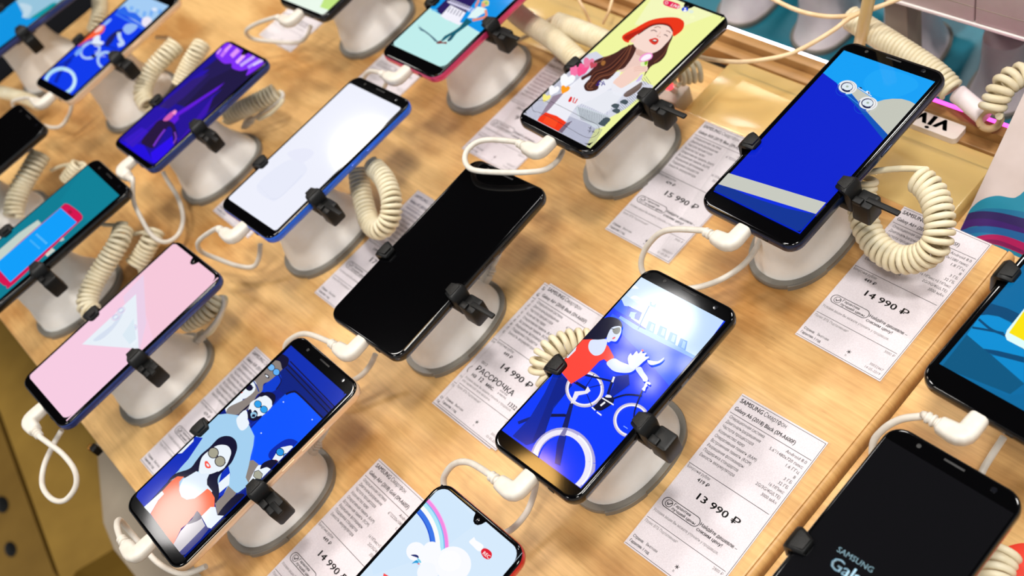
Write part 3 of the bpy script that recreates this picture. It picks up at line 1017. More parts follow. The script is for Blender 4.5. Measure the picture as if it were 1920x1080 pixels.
def art_bike():
    a = Art('bike', (910, 490), 2.348).base((0, 58, 255))
    a.poly([(683, 60), (1050, 262), (985, 352), (940, 440), (770, 340), (640, 250), (556, 192)], (196, 222, 255))
    a.poly([(690, 66), (860, 160), (800, 260), (690, 200), (620, 150)], (214, 233, 255))
    for x, y, w in ((650, 115, 24), (662, 163, 22), (640, 210, 20)):
        a.blob([(x - w, y), (x - w * .4, y - 12), (x + w * .4, y - 8), (x + w, y + 6)], (244, 250, 255))
    bl = (30, 96, 240)
    a.poly([(556, 192), (600, 168), (612, 196), (640, 200), (646, 226), (640, 252), (575, 215)], bl)
    a.poly([(628, 196), (690, 226), (676, 262), (622, 236)], (18, 78, 226))
    a.poly([(640, 222), (668, 226), (660, 232), (655, 258), (632, 240)], (150, 190, 250))
    for x, y in ((720, 262), (770, 282), (815, 310), (860, 338)):
        a.poly([(x, y), (x + 30, y + 14), (x + 20, y + 62), (x - 16, y + 42)], (86, 150, 248))
        a.poly([(x + 12, y + 12), (x + 24, y + 18), (x + 16, y + 48), (x + 2, y + 40)], (150, 196, 252))
    a.poly([(596, 240), (680, 290), (760, 326), (930, 420), (940, 440), (760, 352), (650, 296), (585, 252)], (120, 170, 250))
    a.poly([(940, 440), (760, 352), (650, 296), (560, 230), (540, 260), (700, 420), (820, 560)], (30, 92, 250))
    a.line([(722, 196), (700, 240), (672, 300)], 4, (60, 120, 225))
    a.poly([(726, 178), (752, 188), (748, 204), (724, 196)], (130, 170, 230))
    a.ell(740, 187, 8, 6, (240, 248, 255))
    # big bicycle frame in dark blue, rider's trousers
    navy = (10, 14, 66)
    a.line([(145, 712), (230, 684), (350, 678)], 13, (8, 30, 120))
    a.line([(240, 676), (368, 680)], 12, navy)
    a.poly([(378, 610), (392, 614), (360, 745), (334, 745)], (12, 24, 96))
    a.poly([(334, 745), (362, 745), (330, 900), (306, 890), (316, 800)], (6, 34, 150))
    a.poly([(300, 498), (330, 490), (384, 545), (300, 650), (268, 740), (216, 800), (180, 810), (120, 770), (196, 690), (262, 580)], (0, 38, 168))
    a.poly([(330, 490), (384, 545), (330, 610), (300, 640), (262, 760), (205, 800), (260, 660), (300, 560)], (0, 30, 140))
    # rear wheel
    a.ring(438, 563, 78, 74, 14, (206, 196, 216))
    a.ring(438, 563, 74, 70, 7, (250, 246, 252))
    a.line([(438, 563), (368, 520)], 5, navy)
    a.line([(438, 563), (512, 545)], 3, navy)
    a.line([(438, 563), (470, 640)], 3, navy)
    a.line([(438, 563), (480, 498)], 3, navy)
    a.line([(400, 535), (445, 562)], 12, navy)
    a.line([(430, 500), (558, 530)], 8, navy)
    a.poly([(395, 575), (440, 572), (452, 552), (464, 572), (450, 584), (412, 592), (392, 625), (376, 628)], (240, 236, 248))
    # front leg and seat post
    a.poly([(560, 510), (632, 500), (636, 545), (600, 572), (560, 600), (545, 590), (566, 545)], (0, 30, 150))
    a.line([(566, 512), (540, 588)], 12, navy)
    a.line([(568, 510), (560, 534)], 9, (244, 244, 250))
    # pedals
    a.blob([(520, 600), (560, 596), (566, 622), (530, 650), (505, 660), (475, 650), (490, 630)], (8, 10, 48))
    a.line([(516, 604), (566, 634)], 6, (244, 244, 250))
    a.line([(508, 638), (528, 622)], 8, (244, 244, 250))
    a.blob([(536, 590), (552, 592), (556, 602), (530, 600)], (240, 240, 250))
    a.line([(470, 644), (485, 658)], 6, (244, 244, 250))
    a.line([(492, 665), (512, 680)], 6, (244, 244, 250))
    a.line([(556, 610), (620, 590), (690, 595)], 8, navy)
    a.line([(692, 572), (662, 650), (655, 690)], 6, navy)
    # right wheel
    a.ring(645, 703, 74, 70, 14, (206, 196, 216))
    a.ring(645, 703, 70, 66, 7, (250, 246, 252))
    a.line([(692, 572), (662, 650), (655, 690)], 6, navy)
    a.line([(610, 728), (628, 740)], 3, (150, 190, 255))
    # big wheel in front
    a.ring(342, 892, 128, 140, 34, (176, 170, 220))
    a.ring(336, 886, 118, 130, 22, (240, 236, 250))
    a.ring(350, 886, 120, 132, 8, (250, 250, 255), a0=-60, a1=50)
    a.poly([(352, 735), (366, 740), (352, 775), (330, 770)], (130, 126, 176))
    # woman
    a.line([(700, 575), (712, 540), (728, 546)], 9, (248, 246, 252))
    a.line([(714, 548), (694, 570)], 9, (248, 246, 252))
    skin = (222, 232, 255)
    a.blob([(520, 258), (552, 250), (588, 260), (603, 280), (600, 300), (560, 300), (545, 330), (520, 352), (492, 366), (462, 355), (436, 345), (460, 310), (490, 280)], (10, 10, 44), 4)
    a.blob([(556, 300), (588, 290), (600, 296), (600, 318), (588, 345), (576, 358), (556, 356), (544, 362), (536, 345)], skin, 4)
    a.blob([(563, 305), (592, 296), (596, 312), (584, 326), (568, 322)], (142, 144, 138), 4)
    a.line([(556, 302), (570, 304)], 3, (20, 20, 50))
    a.ell(568, 343, 8, 4, (240, 110, 120), -30)
    a.poly([(420, 350), (470, 348), (520, 356), (545, 380), (570, 428), (540, 450), (525, 436), (505, 444), (452, 500), (380, 545), (328, 482), (356, 424), (400, 372)], (255, 72, 58))
    a.blob([(468, 352), (500, 350), (538, 350), (530, 390), (512, 414), (484, 420), (462, 402), (456, 376)], skin, 4)
    a.poly([(405, 376), (400, 398), (366, 432), (356, 426), (380, 396)], (235, 235, 250))
    a.blob([(536, 452), (568, 432), (600, 448), (640, 462), (660, 466), (664, 478), (640, 494), (605, 496), (572, 490), (552, 476)], skin, 4)
    a.blob([(630, 430), (642, 410), (650, 420), (668, 400), (676, 412), (692, 396), (694, 410), (712, 408), (704, 424), (724, 426), (700, 446), (668, 474), (645, 478), (634, 460)], (236, 242, 255), 3)
    a.blob([(664, 478), (686, 470), (700, 492), (716, 516), (716, 532), (700, 534), (692, 522), (676, 500)], skin, 4)
    a.blob([(716, 440), (760, 446), (790, 428), (770, 452), (730, 462)], (214, 228, 255), 3)
    a.ell(694, 398, 5, 5, (240, 60, 60))
    return a

def art_people():
    a = Art('people', (370, 640), 3.859).base((0, 28, 140))
    navy, sky, mid, grey, white, brt = (10, 8, 46), (164, 208, 240), (0, 60, 210), (140, 130, 124), (236, 244, 252), (0, 84, 255)
    a.poly([(675, 20), (1080, 380), (1010, 500), (610, 110)], (0, 44, 180))
    a.poly([(560, 160), (600, 100), (980, 500), (910, 600), (560, 330)], (0, 30, 128))
    for d in (0, 26, 52):
        a.line([(640 + d * .6, 196 - d), (960 + d * .7, 530 - d)], 9, navy, False)
    a.blob([(470, 330), (590, 240), (606, 290), (570, 350), (520, 372), (470, 380)], mid, 4)
    a.line([(588, 240), (606, 290), (570, 350)], 7, navy)
    # window
    a.poly([(380, 640), (560, 450), (640, 380), (690, 365), (740, 388), (920, 560), (780, 720), (640, 800), (540, 900), (380, 960)], brt)
    a.line([(640, 384), (690, 366), (735, 384), (915, 562)], 14, navy)
    a.line([(385, 610), (480, 530), (600, 410)], 10, (0, 40, 170))
    for x, y in ((624, 440), (832, 567), (463, 665)):
        a.ell(x, y, 5, 5, (210, 230, 255))
    # man at the top, grey face
    a.blob([(430, 240), (520, 160), (560, 130), (610, 140), (622, 190), (600, 220), (580, 240), (520, 290), (480, 310), (470, 360), (430, 380), (400, 300)], grey, 4)
    a.blob([(545, 140), (580, 105), (605, 92), (640, 105), (664, 130), (655, 170), (640, 188), (615, 200), (600, 150), (560, 138)], navy, 4)
    a.ell(536, 190, 26, 24, (120, 186, 244), 30)
    a.ell(574, 225, 24, 24, (96, 176, 246), 30)
    a.ring(536, 190, 26, 24, 4, navy, 30)
    a.ring(574, 225, 24, 24, 4, navy, 30)
    a.blob([(490, 236), (520, 250), (520, 270), (500, 264)], (30, 20, 40), 3)
    a.blob([(495, 244), (515, 254), (512, 264), (500, 258)], white, 3)
    # woman behind, left
    a.poly([(140, 520), (220, 470), (260, 420), (340, 380), (420, 400), (330, 500), (250, 560)], (0, 28, 128))
    a.blob([(300, 370), (360, 300), (400, 280), (430, 310), (420, 360), (380, 400), (330, 420), (290, 400)], white, 4)
    a.blob([(205, 480), (250, 410), (330, 410), (300, 480), (230, 530)], white, 4)
    a.blob([(410, 290), (450, 360), (430, 400), (360, 500), (280, 535), (216, 530), (230, 480), (330, 430), (400, 380), (424, 340)], grey, 4)
    a.line([(404, 284), (434, 330), (448, 368)], 8, (0, 50, 150))
    a.ell(378, 336, 28, 24, navy, 30)
    a.line([(398, 340), (412, 334)], 4, navy)
    a.poly([(312, 372), (326, 362), (332, 374), (320, 380)], (255, 96, 70))
    # bearded man
    a.blob([(290, 545), (350, 500), (380, 470), (470, 400), (500, 380), (470, 370), (440, 400), (400, 440), (330, 500)], navy, 3)
    a.blob([(388, 450), (430, 420), (490, 388), (540, 420), (548, 460), (520, 500), (460, 550), (400, 570), (370, 520)], white, 4)
    a.blob([(455, 400), (490, 372), (530, 370), (566, 392), (566, 430), (545, 465), (540, 430), (500, 396), (470, 404)], navy, 4)
    a.blob([(405, 436), (420, 430), (392, 478), (382, 470), (386, 450)], white, 3)
    a.blob([(372, 500), (392, 496), (400, 520), (420, 500), (440, 520), (438, 545), (470, 540), (450, 566), (410, 580), (376, 565), (362, 535)], navy, 4)
    a.blob([(388, 530), (404, 514), (428, 520), (432, 540), (415, 556), (396, 556)], (150, 200, 232), 3)
    a.poly([(395, 548), (404, 530), (424, 532), (420, 552)], navy)
    for cx, cy in ((442, 458), (486, 497)):
        a.ell(cx, cy, 27, 25, (44, 160, 236), 35)
        a.ring(cx, cy, 27, 25, 4, navy, 35)
    a.line([(462, 472), (472, 482)], 5, navy)
    # his light blue sweater
    a.poly([(60, 580), (150, 535), (220, 528), (300, 540), (380, 612), (418, 690), (410, 760), (390, 840), (370, 960), (380, 1040), (300, 1100), (200, 1100), (-60, 900), (-40, 690)], sky)
    a.poly([(60, 600), (0, 660), (-80, 760), (-110, 800), (-140, 1100), (60, 1100), (160, 700)], sky)
    a.blob([(290, 560), (330, 535), (362, 560), (380, 600), (352, 640), (320, 648), (294, 610)], white, 4)
    a.blob([(300, 548), (355, 500), (370, 560), (352, 600), (310, 590)], white, 3)
    # couple at the right edge
    a.blob([(520, 820), (560, 770), (640, 716), (700, 714), (740, 740), (760, 770), (700, 800), (640, 860), (540, 860)], (0, 38, 170), 3)
    a.blob([(560, 840), (600, 780), (640, 766), (690, 760), (700, 800), (650, 850), (600, 880), (550, 868)], white, 3)
    a.ell(604, 806, 28, 27, (36, 150, 232), 30)
    a.ring(604, 806, 28, 27, 5, navy, 30)
    a.ell(648, 836, 20, 20, (36, 150, 232), 30)
    a.ring(648, 836, 20, 20, 4, navy, 30)
    a.ell(573, 866, 9, 5, (250, 70, 70))
    a.poly([(386, 868), (410, 864), (450, 896), (420, 940), (376, 1030), (356, 990), (380, 900)], grey)
    a.blob([(440, 910), (470, 902), (540, 930), (520, 970), (480, 1010), (400, 1060), (370, 1050), (400, 980)], white, 3)
    a.blob([(462, 930), (480, 888), (540, 862), (590, 870), (604, 890), (560, 940), (510, 916)], navy, 4)
    a.poly([(420, 948), (450, 938), (478, 965), (470, 1000), (440, 1008), (412, 980)], (168, 168, 150))
    a.line([(420, 948), (450, 938), (478, 965), (470, 1000), (440, 1008), (412, 980), (420, 948)], 4, navy, False)
    # foreground woman (second crop)
    a.src((270, 780), 4.0)
    a.poly([(-20, 520), (0, 500), (246, 294), (385, 160), (448, 170), (340, 330), (188, 496), (10, 690), (-60, 640)], (0, 42, 190))
    a.poly([(382, 160), (378, 196), (292, 284), (244, 292), (300, 240)], white)
    a.poly([(188, 498), (330, 345), (430, 230), (500, 240), (420, 420), (340, 470)], sky)
    a.poly([(40, 660), (190, 498), (300, 450), (150, 590), (20, 700)], (24, 6, 64))
    a.poly([(564, 520), (590, 430), (640, 380), (654, 440), (640, 520), (600, 600), (568, 610)], (0, 44, 190))
    a.poly([(566, 510), (652, 434), (646, 520), (570, 585)], white)
    a.poly([(600, 600), (640, 530), (700, 585), (560, 750), (540, 660)], grey)
    a.blob([(560, 756), (600, 690), (690, 600), (750, 590), (760, 620), (690, 700), (620, 750)], navy, 3)
    a.blob([(500, 240), (570, 170), (640, 156), (690, 184), (706, 240), (690, 300), (660, 360), (600, 420), (560, 480), (572, 580), (545, 660), (500, 600), (470, 500), (420, 420), (380, 460), (320, 470), (260, 462), (186, 500), (240, 440), (350, 400), (400, 340), (440, 290)], navy, 4)
    a.blob([(420, 400), (440, 320), (490, 270), (560, 226), (630, 228), (660, 270), (650, 320), (620, 380), (560, 420), (510, 440), (460, 446), (424, 430)], white, 4)
    a.blob([(585, 385), (620, 362), (610, 395), (560, 425)], white, 3)
    a.poly([(400, 420), (440, 440), (500, 436), (480, 480), (480, 520), (520, 570), (470, 640), (330, 650), (250, 590), (300, 480)], (226, 238, 252))
    a.ell(528, 283, 38, 39, (166, 162, 142), 20)
    a.ell(579, 347, 38, 38, (166, 162, 142), 20)
    a.ring(528, 283, 38, 39, 6, (40, 34, 50), 20)
    a.ring(579, 347, 38, 38, 6, (40, 34, 50), 20)
    a.line([(554, 302), (562, 310), (560, 318)], 7, (40, 34, 50))
    a.line([(612, 366), (622, 356)], 5, (40, 34, 50))
    a.blob([(466, 350), (482, 346), (492, 356), (508, 380), (508, 396), (486, 400), (468, 384)], (250, 84, 66), 4)
    a.blob([(476, 366), (488, 366), (500, 384), (486, 386)], (240, 240, 244), 3)
    a.poly([(275, 500), (310, 462), (260, 460), (220, 490), (146, 572), (160, 590), (110, 650), (60, 740), (230, 972), (290, 850), (330, 818), (380, 760), (410, 718), (430, 740), (450, 770), (500, 700), (538, 690), (540, 620), (510, 570), (485, 552), (440, 590), (390, 625), (330, 634), (290, 612), (274, 570)], (255, 110, 66))
    a.poly([(10, 690), (146, 570), (160, 592), (116, 640), (58, 740)], white)
    a.poly([(230, 972), (285, 870), (330, 820), (440, 770), (470, 830), (272, 1034)], (196, 190, 196))
    a.blob([(330, 820), (370, 780), (404, 722), (430, 740), (442, 772), (400, 800)], (40, 12, 70), 3)
    a.poly([(470, 830), (500, 850), (380, 1000), (300, 1060), (270, 1034)], (60, 60, 130))
    a.poly([(440, 760), (510, 690), (546, 690), (560, 752), (612, 756), (516, 852), (486, 842)], white)
    return a.fill_corners(2.6)

def art_beret():
    a = Art('beret', (1060, 0), 5.4).base((240, 246, 160))
    a.poly([(900, -60), (1300, -60), (1500, 150), (1100, 300), (700, 250)], (244, 248, 188))
    # striped jacket (second crop)
    a.src((970, 100), 5.4)
    body = (214, 216, 230)
    a.poly([(60, 640), (60, 560), (200, 420), (350, 290), (540, 120), (640, 30), (800, -20), (900, 60), (1000, 200), (1060, 340), (1280, 280), (1380, 330), (1330, 400), (1200, 470), (1100, 560), (940, 650), (880, 740), (790, 770), (690, 960), (480, 900), (200, 720)], body)
    random.seed(3)
    for i in range(52):
        x = 76 + i * 11
        a.line([(x, 606 - i * 10), (x + 84 - i * .4, 700 - i * 8.6)], 3.5, (84, 88, 132), False)
    for i in range(34):
        x = 420 + i * 10
        a.line([(x + 110, 640 + i * 4), (x, 900 + i * 2.4)], 3.5, (84, 90, 140), False)
    for i in range(15):
        a.line([(560 + i * 24, 560 + i * 12), (640 + i * 20, 470 + i * 4)], 3, (140, 144, 176), False)
    a.poly([(610, 640), (590, 540), (700, 560), (870, 620), (940, 640), (880, 735), (790, 765)], (206, 214, 222))
    for i in range(17):
        a.line([(620 + i * 18, 548 + i * 6), (650 + i * 15, 680 + i * 4)], 5, (92, 98, 116), False)
    a.poly([(730, 420), (1080, 350), (1080, 410), (960, 560), (880, 620), (760, 560), (640, 510)], (232, 234, 242))
    for i in range(12):
        a.line([(1090 + i * 24, 380 - i * 6), (1060 + i * 22, 340 - i * 9)], 5, (120, 112, 120), False)
    for i in range(14):
        a.line([(1010 + i * 18, 620 - i * 11), (950 + i * 18, 560 - i * 11)], 5, (120, 134, 150), False)
    for x, y in ((900, 680), (880, 700), (1000, 590), (1080, 500), (990, 540), (860, 720)):
        a.blob([(x - 40, y), (x, y - 26), (x + 44, y - 10), (x + 20, y + 26)], (70, 84, 92), 3)
    a.blob([(1080, 420), (1180, 340), (1260, 300), (1250, 360), (1160, 430), (1100, 450)], (112, 92, 84), 3)
    # white shirt and red trousers
    a.poly([(330, 560), (450, 400), (640, 250), (800, 260), (960, 200), (1050, 190), (1000, 330), (760, 470), (600, 540), (470, 720), (300, 620)], (238, 238, 246))
    a.poly([(360, 440), (480, 400), (340, 560), (280, 620), (230, 680), (200, 690)], (150, 132, 150))
    a.poly([(480, 720), (560, 690), (440, 830), (400, 810)], (120, 104, 124))
    a.poly([(290, 604), (400, 640), (500, 705), (400, 812), (196, 700), (230, 650)], (246, 56, 16))
    a.poly([(300, 640), (420, 690), (380, 760), (260, 700)], (250, 76, 30))
    # neck, face
    a.src((1060, 0), 5.4)
    a.poly([(660, 470), (720, 440), (880, 560), (800, 640), (770, 680), (640, 700), (580, 740), (520, 710), (590, 590)], (238, 204, 192))
    a.poly([(700, 500), (870, 560), (790, 590), (720, 560)], (222, 180, 166))
    # hair falling both sides
    hair, hair2 = (70, 34, 26), (104, 58, 40)
    a.blob([(690, 455), (722, 482), (695, 560), (645, 640), (592, 700), (530, 722), (482, 772), (430, 812), (388, 812), (345, 850), (332, 908), (272, 930), (212, 925), (190, 880), (214, 840), (252, 800), (272, 770), (222, 790), (176, 818), (164, 792), (230, 750), (290, 690), (326, 646), (298, 652), (288, 628), (370, 590), (440, 570), (520, 535), (590, 490)], hair, 4)
    for k, c in enumerate((hair2, (50, 22, 18), (124, 68, 46), (58, 26, 20), hair2, (132, 78, 54))):
        d = k * 17 - 46
        a.line([(662 + d * .3, 470 + d * .2), (600 + d * .7, 580 + d * .5), (500 + d * .9, 690 + d * .6), (420 + d, 740 + d * .7), (330 + d * .8, 770 + d * .6), (270 + d * .5, 840 + d * .5), (240 + d * .4, 890 + d * .3)], 9, c)
    a.line([(300, 860), (260, 850), (225, 880), (240, 915), (285, 912)], 9, (130, 80, 52))
    a.line([(300, 650), (360, 640), (400, 600), (460, 580)], 8, (140, 84, 60))
    a.blob([(372, 640), (400, 630), (412, 650), (390, 680), (366, 670)], (160, 104, 50), 3)
    a.blob([(1070, 370), (1090, 390), (1050, 480), (1020, 570), (960, 640), (870, 690), (800, 790), (830, 700), (850, 600), (900, 540), (980, 470)], hair, 4)
    a.line([(1060, 430), (1000, 560), (900, 650)], 12, hair2)
    a.blob([(700, 390), (780, 340), (880, 280), (980, 262), (1070, 290), (1092, 330), (1070, 400), (1020, 460), (960, 520), (880, 556), (800, 540), (720, 500), (690, 450)], (248, 218, 206), 5)
    a.poly([(720, 500), (800, 540), (880, 556), (930, 535), (860, 570), (760, 545)], (226, 186, 172))
    a.blob([(665, 425), (690, 405), (716, 410), (700, 440), (670, 448)], (250, 206, 194), 4)
    # eyes, brows, nose, lips
    a.line([(870, 330), (900, 322), (930, 340)], 9, (120, 80, 76))
    a.line([(905, 300), (940, 288), (970, 300)], 7, (140, 96, 84))
    a.line([(1000, 370), (1020, 372), (1040, 388)], 9, (110, 74, 72))
    a.line([(1025, 330), (1050, 336), (1070, 352)], 7, (140, 96, 84))
    a.line([(970, 340), (950, 370), (930, 385), (960, 396)], 5, (228, 176, 160))
    a.ell(938, 384, 6, 4, (170, 100, 90))
    a.ell(962, 392, 5, 4, (170, 100, 90))
    a.blob([(850, 425), (890, 408), (920, 404), (946, 420), (944, 446), (915, 472), (880, 462)], (222, 56, 40), 4)
    a.blob([(880, 430), (910, 420), (932, 432), (915, 448)], (90, 30, 30), 3)
    a.blob([(888, 428), (910, 421), (930, 430), (912, 436)], (240, 236, 230), 3)
    # beret
    a.blob([(578, 395), (610, 360), (720, 300), (850, 230), (980, 200), (1120, 196), (1190, 225), (1207, 265), (1190, 320), (1140, 365), (1095, 385), (1085, 320), (1040, 282), (960, 268), (860, 290), (760, 350), (660, 425), (645, 452), (600, 435)], (236, 52, 14), 5)
    a.blob([(600, 390), (760, 320), (880, 262), (980, 250), (1060, 268), (1095, 330), (1040, 282), (960, 266), (860, 288), (760, 348), (650, 425)], (180, 30, 8), 4)
    a.line([(740, 370), (860, 290), (960, 266), (1050, 284), (1092, 340)], 9, (40, 18, 16))
    # hand with cream blossom
    a.blob([(490, 850), (560, 780), (640, 715), (700, 690), (780, 690), (836, 695), (830, 740), (770, 760), (740, 800), (660, 860), (600, 900), (560, 915), (510, 890)], (246, 210, 196), 4)
    for y in (712, 730, 748):
        a.line([(700, y - 6), (760, y - 16), (820, y - 10)], 4, (222, 172, 156))
    a.blob([(480, 860), (560, 912), (620, 890), (740, 820), (780, 840), (700, 900), (590, 960), (480, 940)], (236, 236, 244), 3)
    a.blob([(770, 660), (800, 640), (810, 690), (770, 690)], (230, 244, 190), 3)
    a.blob([(810, 640), (838, 625), (832, 670), (808, 680)], (130, 186, 30), 3)
    a.blob([(752, 620), (790, 575), (850, 555), (886, 570), (880, 610), (830, 640), (770, 645)], (246, 150, 214), 4)
    a.blob([(768, 622), (800, 586), (850, 568), (876, 580), (868, 606), (824, 630), (780, 638)], (252, 244, 252), 4)
    a.blob([(750, 800), (790, 770), (770, 830), (720, 850)], (214, 196, 240), 3)
    # lettering fragments on the shirt
    blue = (48, 30, 140)
    a.line([(330, 870), (352, 840), (376, 858)], 10, blue, False)
    a.line([(316, 880), (340, 886), (358, 868)], 10, blue, False)
    a.line([(372, 890), (392, 842), (406, 884)], 11, blue, False)
    a.line([(378, 872), (402, 872)], 7, blue, False)
    red = (222, 30, 20)
    a.blob([(36, 1050), (56, 1004), (76, 1006), (62, 1048)], red, 3)
    a.line([(100, 1008), (82, 1056), (104, 1066), (130, 1022)], 11, red, False)
    # floating hearts
    a.src((970, 100), 5.4)
    def heart(x, y, w, c):
        a.blob([(x, y + w * .9), (x - w * .2, y - w * .2), (x + w * .1, y - w * .75), (x + w * .6, y - w * .6), (x + w * .75, y - w * .35), (x + w * 1.2, y - w * .6), (x + w * 1.6, y - w * .3), (x + w * 1.3, y + w * .3), (x + w * .6, y + w * .7)], c, 4)
    heart(556, 190, 76, (248, 120, 170))
    heart(640, 170, 62, (246, 96, 150))
    heart(690, 110, 60, (238, 130, 166))
    heart(625, 200, 58, (250, 84, 142))
    heart(750, 140, 40, (196, 74, 90))
    heart(460, 290, 84, (250, 252, 255))
    heart(340, 390, 60, (252, 252, 255))
    heart(460, 384, 50, (255, 160, 20))
    heart(272, 470, 46, (250, 238, 130))
    # outlined message bar
    dark = (44, 38, 46)
    a.line([(340, 505), (480, 575), (700, 690), (810, 742), (836, 790), (810, 850), (740, 878), (650, 850), (400, 705), (240, 625), (175, 610), (158, 560), (190, 515), (260, 500), (345, 530)], 3.5, dark)
    for x, y in ((745, 780), (740, 812), (775, 815)):
        a.line([(x - 20, y - 8), (x + 16, y + 10)], 4, dark, False)
        a.line([(x + 10, y - 16), (x - 8, y + 18)], 4, dark, False)
    a.src((1060, 0), 5.4)
    # live badge
    a.blob([(996, 50), (1008, 28), (1050, 32), (1140, 62), (1168, 84), (1160, 108), (1130, 116), (1060, 98), (1006, 76)], (232, 20, 84), 4)
    x0, y0 = on_phone('beret', 1060 + 1062 / 5.4, 85 / 5.4)
    x1, y1 = on_phone('beret', 1060 + 1140 / 5.4, 112 / 5.4)
    a.words('LIVE', x0 * 1000, y0 * 1000, 4.6, math.atan2(y1 - y0, x1 - x0), (255, 255, 255))
    a.ring(1030, 55, 15, 12, 5, (255, 230, 236))
    a.ell(1216, 124, 34, 25, (20, 70, 220))
    a.ell(1218, 116, 10, 8, (250, 252, 255))
    a.blob([(1196, 140), (1216, 126), (1238, 138), (1216, 148)], (250, 252, 255), 3)
    a.ell(1278, 146, 26, 18, (226, 238, 220))
    return a.fill_corners(5.6)

def art_white():
    a = Art('white', (400, 130), 3.177).base((238, 240, 252))
    a.blob([(260, 690), (450, 540), (560, 600), (400, 760), (340, 780)], (232, 235, 250))
    a.line([(340, 770), (400, 760), (530, 630)], 4, (222, 226, 244))
    a.line([(265, 690), (350, 775)], 3, (226, 230, 246))
    a.blob([(440, 500), (540, 470), (600, 500), (520, 560)], (232, 234, 250))
    return a.fill_corners(2.6)

def art_pink():
    a = Art('pink', (20, 440), 2.841).base((247, 204, 226))
    a.poly([(640, 150), (860, 20), (1120, 220), (1000, 330), (760, 560)], (246, 200, 218))
    a.poly([(600, 330), (708, 212), (722, 470), (690, 606), (660, 600)], (235, 208, 232))
    a.poly([(380, 585), (668, 316), (682, 608)], (232, 240, 248))
    a.blob([(440, 560), (540, 480), (600, 400), (590, 440), (540, 510), (480, 560)], (214, 224, 240), 3)
    for x, y in ((560, 440), (590, 405), (655, 500), (640, 535)):
        a.ring(x, y, 22, 14, 4, (222, 202, 228), -30)
        a.ring(x, y, 14, 9, 3, (176, 186, 226), -30)
    a.poly([(600, 540), (660, 450), (674, 560), (640, 590)], (220, 234, 244))
    return a.fill_corners(6.2)

def art_rainbow():
    a = Art('rainbow', (640, 900), 5.053).base((214, 234, 252))
    a.poly([(200, 300), (980, 60), (1300, 400), (900, 700), (300, 900)], (210, 232, 252))
    def band(off, w, c):
        # quarter arc from the left edge bending down
        pts = []
        for i in range(15):
            t = math.radians(-62 + 66 * i / 14)
            r = 500 + off
            pts.append((370 + r * math.cos(t), 640 + r * 1.0 * math.sin(t)))
        a.line(pts, w, c, False)
    band(0, 54, (58, 118, 232))
    band(-20, 10, (36, 84, 206))
    band(48, 44, (252, 252, 250))
    band(85, 34, (176, 232, 250))
    band(108, 12, (120, 190, 240))
    band(132, 36, (246, 138, 226))
    band(148, 8, (252, 180, 238))
    w = (250, 251, 255)
    for x, y, r, c in ((710, 680, 92, w), (860, 670, 86, w), (840, 760, 100, w), (820, 880, 100, (246, 249, 255)), (1060, 800, 172, w)):
        a.ell(x, y, r, r * .98, c)
    a.ell(1030, 770, 110, 100, (253, 253, 255))
    a.blob([(660, 715), (700, 708), (730, 720), (735, 742), (715, 735)], (30, 40, 110), 3)
    a.blob([(670, 795), (715, 760), (735, 790), (700, 788)], (40, 160, 220), 3)
    a.blob([(720, 740), (745, 756), (760, 785), (735, 780)], (120, 206, 236), 3)
    a.ell(735, 797, 12, 6, (240, 110, 120))
    a.poly([(405, 885), (440, 905), (470, 925), (395, 925)], (250, 80, 80))
    a.blob([(1212, 590), (1240, 560), (1262, 545), (1275, 572), (1320, 600), (1350, 630), (1320, 675), (1290, 670), (1250, 630)], (253, 253, 255), 3)
    a.blob([(1325, 685), (1345, 652), (1385, 655), (1425, 690), (1425, 730), (1395, 755), (1350, 735)], (226, 26, 48), 4)
    x0, y0 = on_phone('rainbow', 640 + 1335 / 5.053, 900 + 700 / 5.053)
    x1, y1 = on_phone('rainbow', 640 + 1390 / 5.053, 900 + 745 / 5.053)
    a.words('REC', x0 * 1000, y0 * 1000, 2.9, math.atan2(y1 - y0, x1 - x0), (255, 240, 240))
    return a.fill_corners(7.5)

def art_logo():
    a = Art('logo', (1280, 720), 3).base((1, 1, 1))
    x0, y0 = on_phone('logo', 1280 + 862 / 3, 720 + 938 / 3)
    x1, y1 = on_phone('logo', 1280 + 1060 / 3, 720 + 1062 / 3)
    ang = math.atan2(y1 - y0, x1 - x0)
    L = math.hypot(x1 - x0, y1 - y0) * 1000
    V, F = text_geo('SAMSUNG', True)
    wd = max(v.x for v in V) - min(v.x for v in V)
    a.words('SAMSUNG', x0 * 1000, y0 * 1000, L / wd, ang, (196, 240, 255))
    x0, y0 = on_phone('logo', 1280 + 812 / 3, 720 + 1020 / 3)
    a.words('Galaxy', x0 * 1000, y0 * 1000, 9.2, ang, (150, 220, 255))
    a.words('Galaxy', x0 * 1000 + .25, y0 * 1000 + .1, 9.0, ang, (214, 244, 255))
    return a

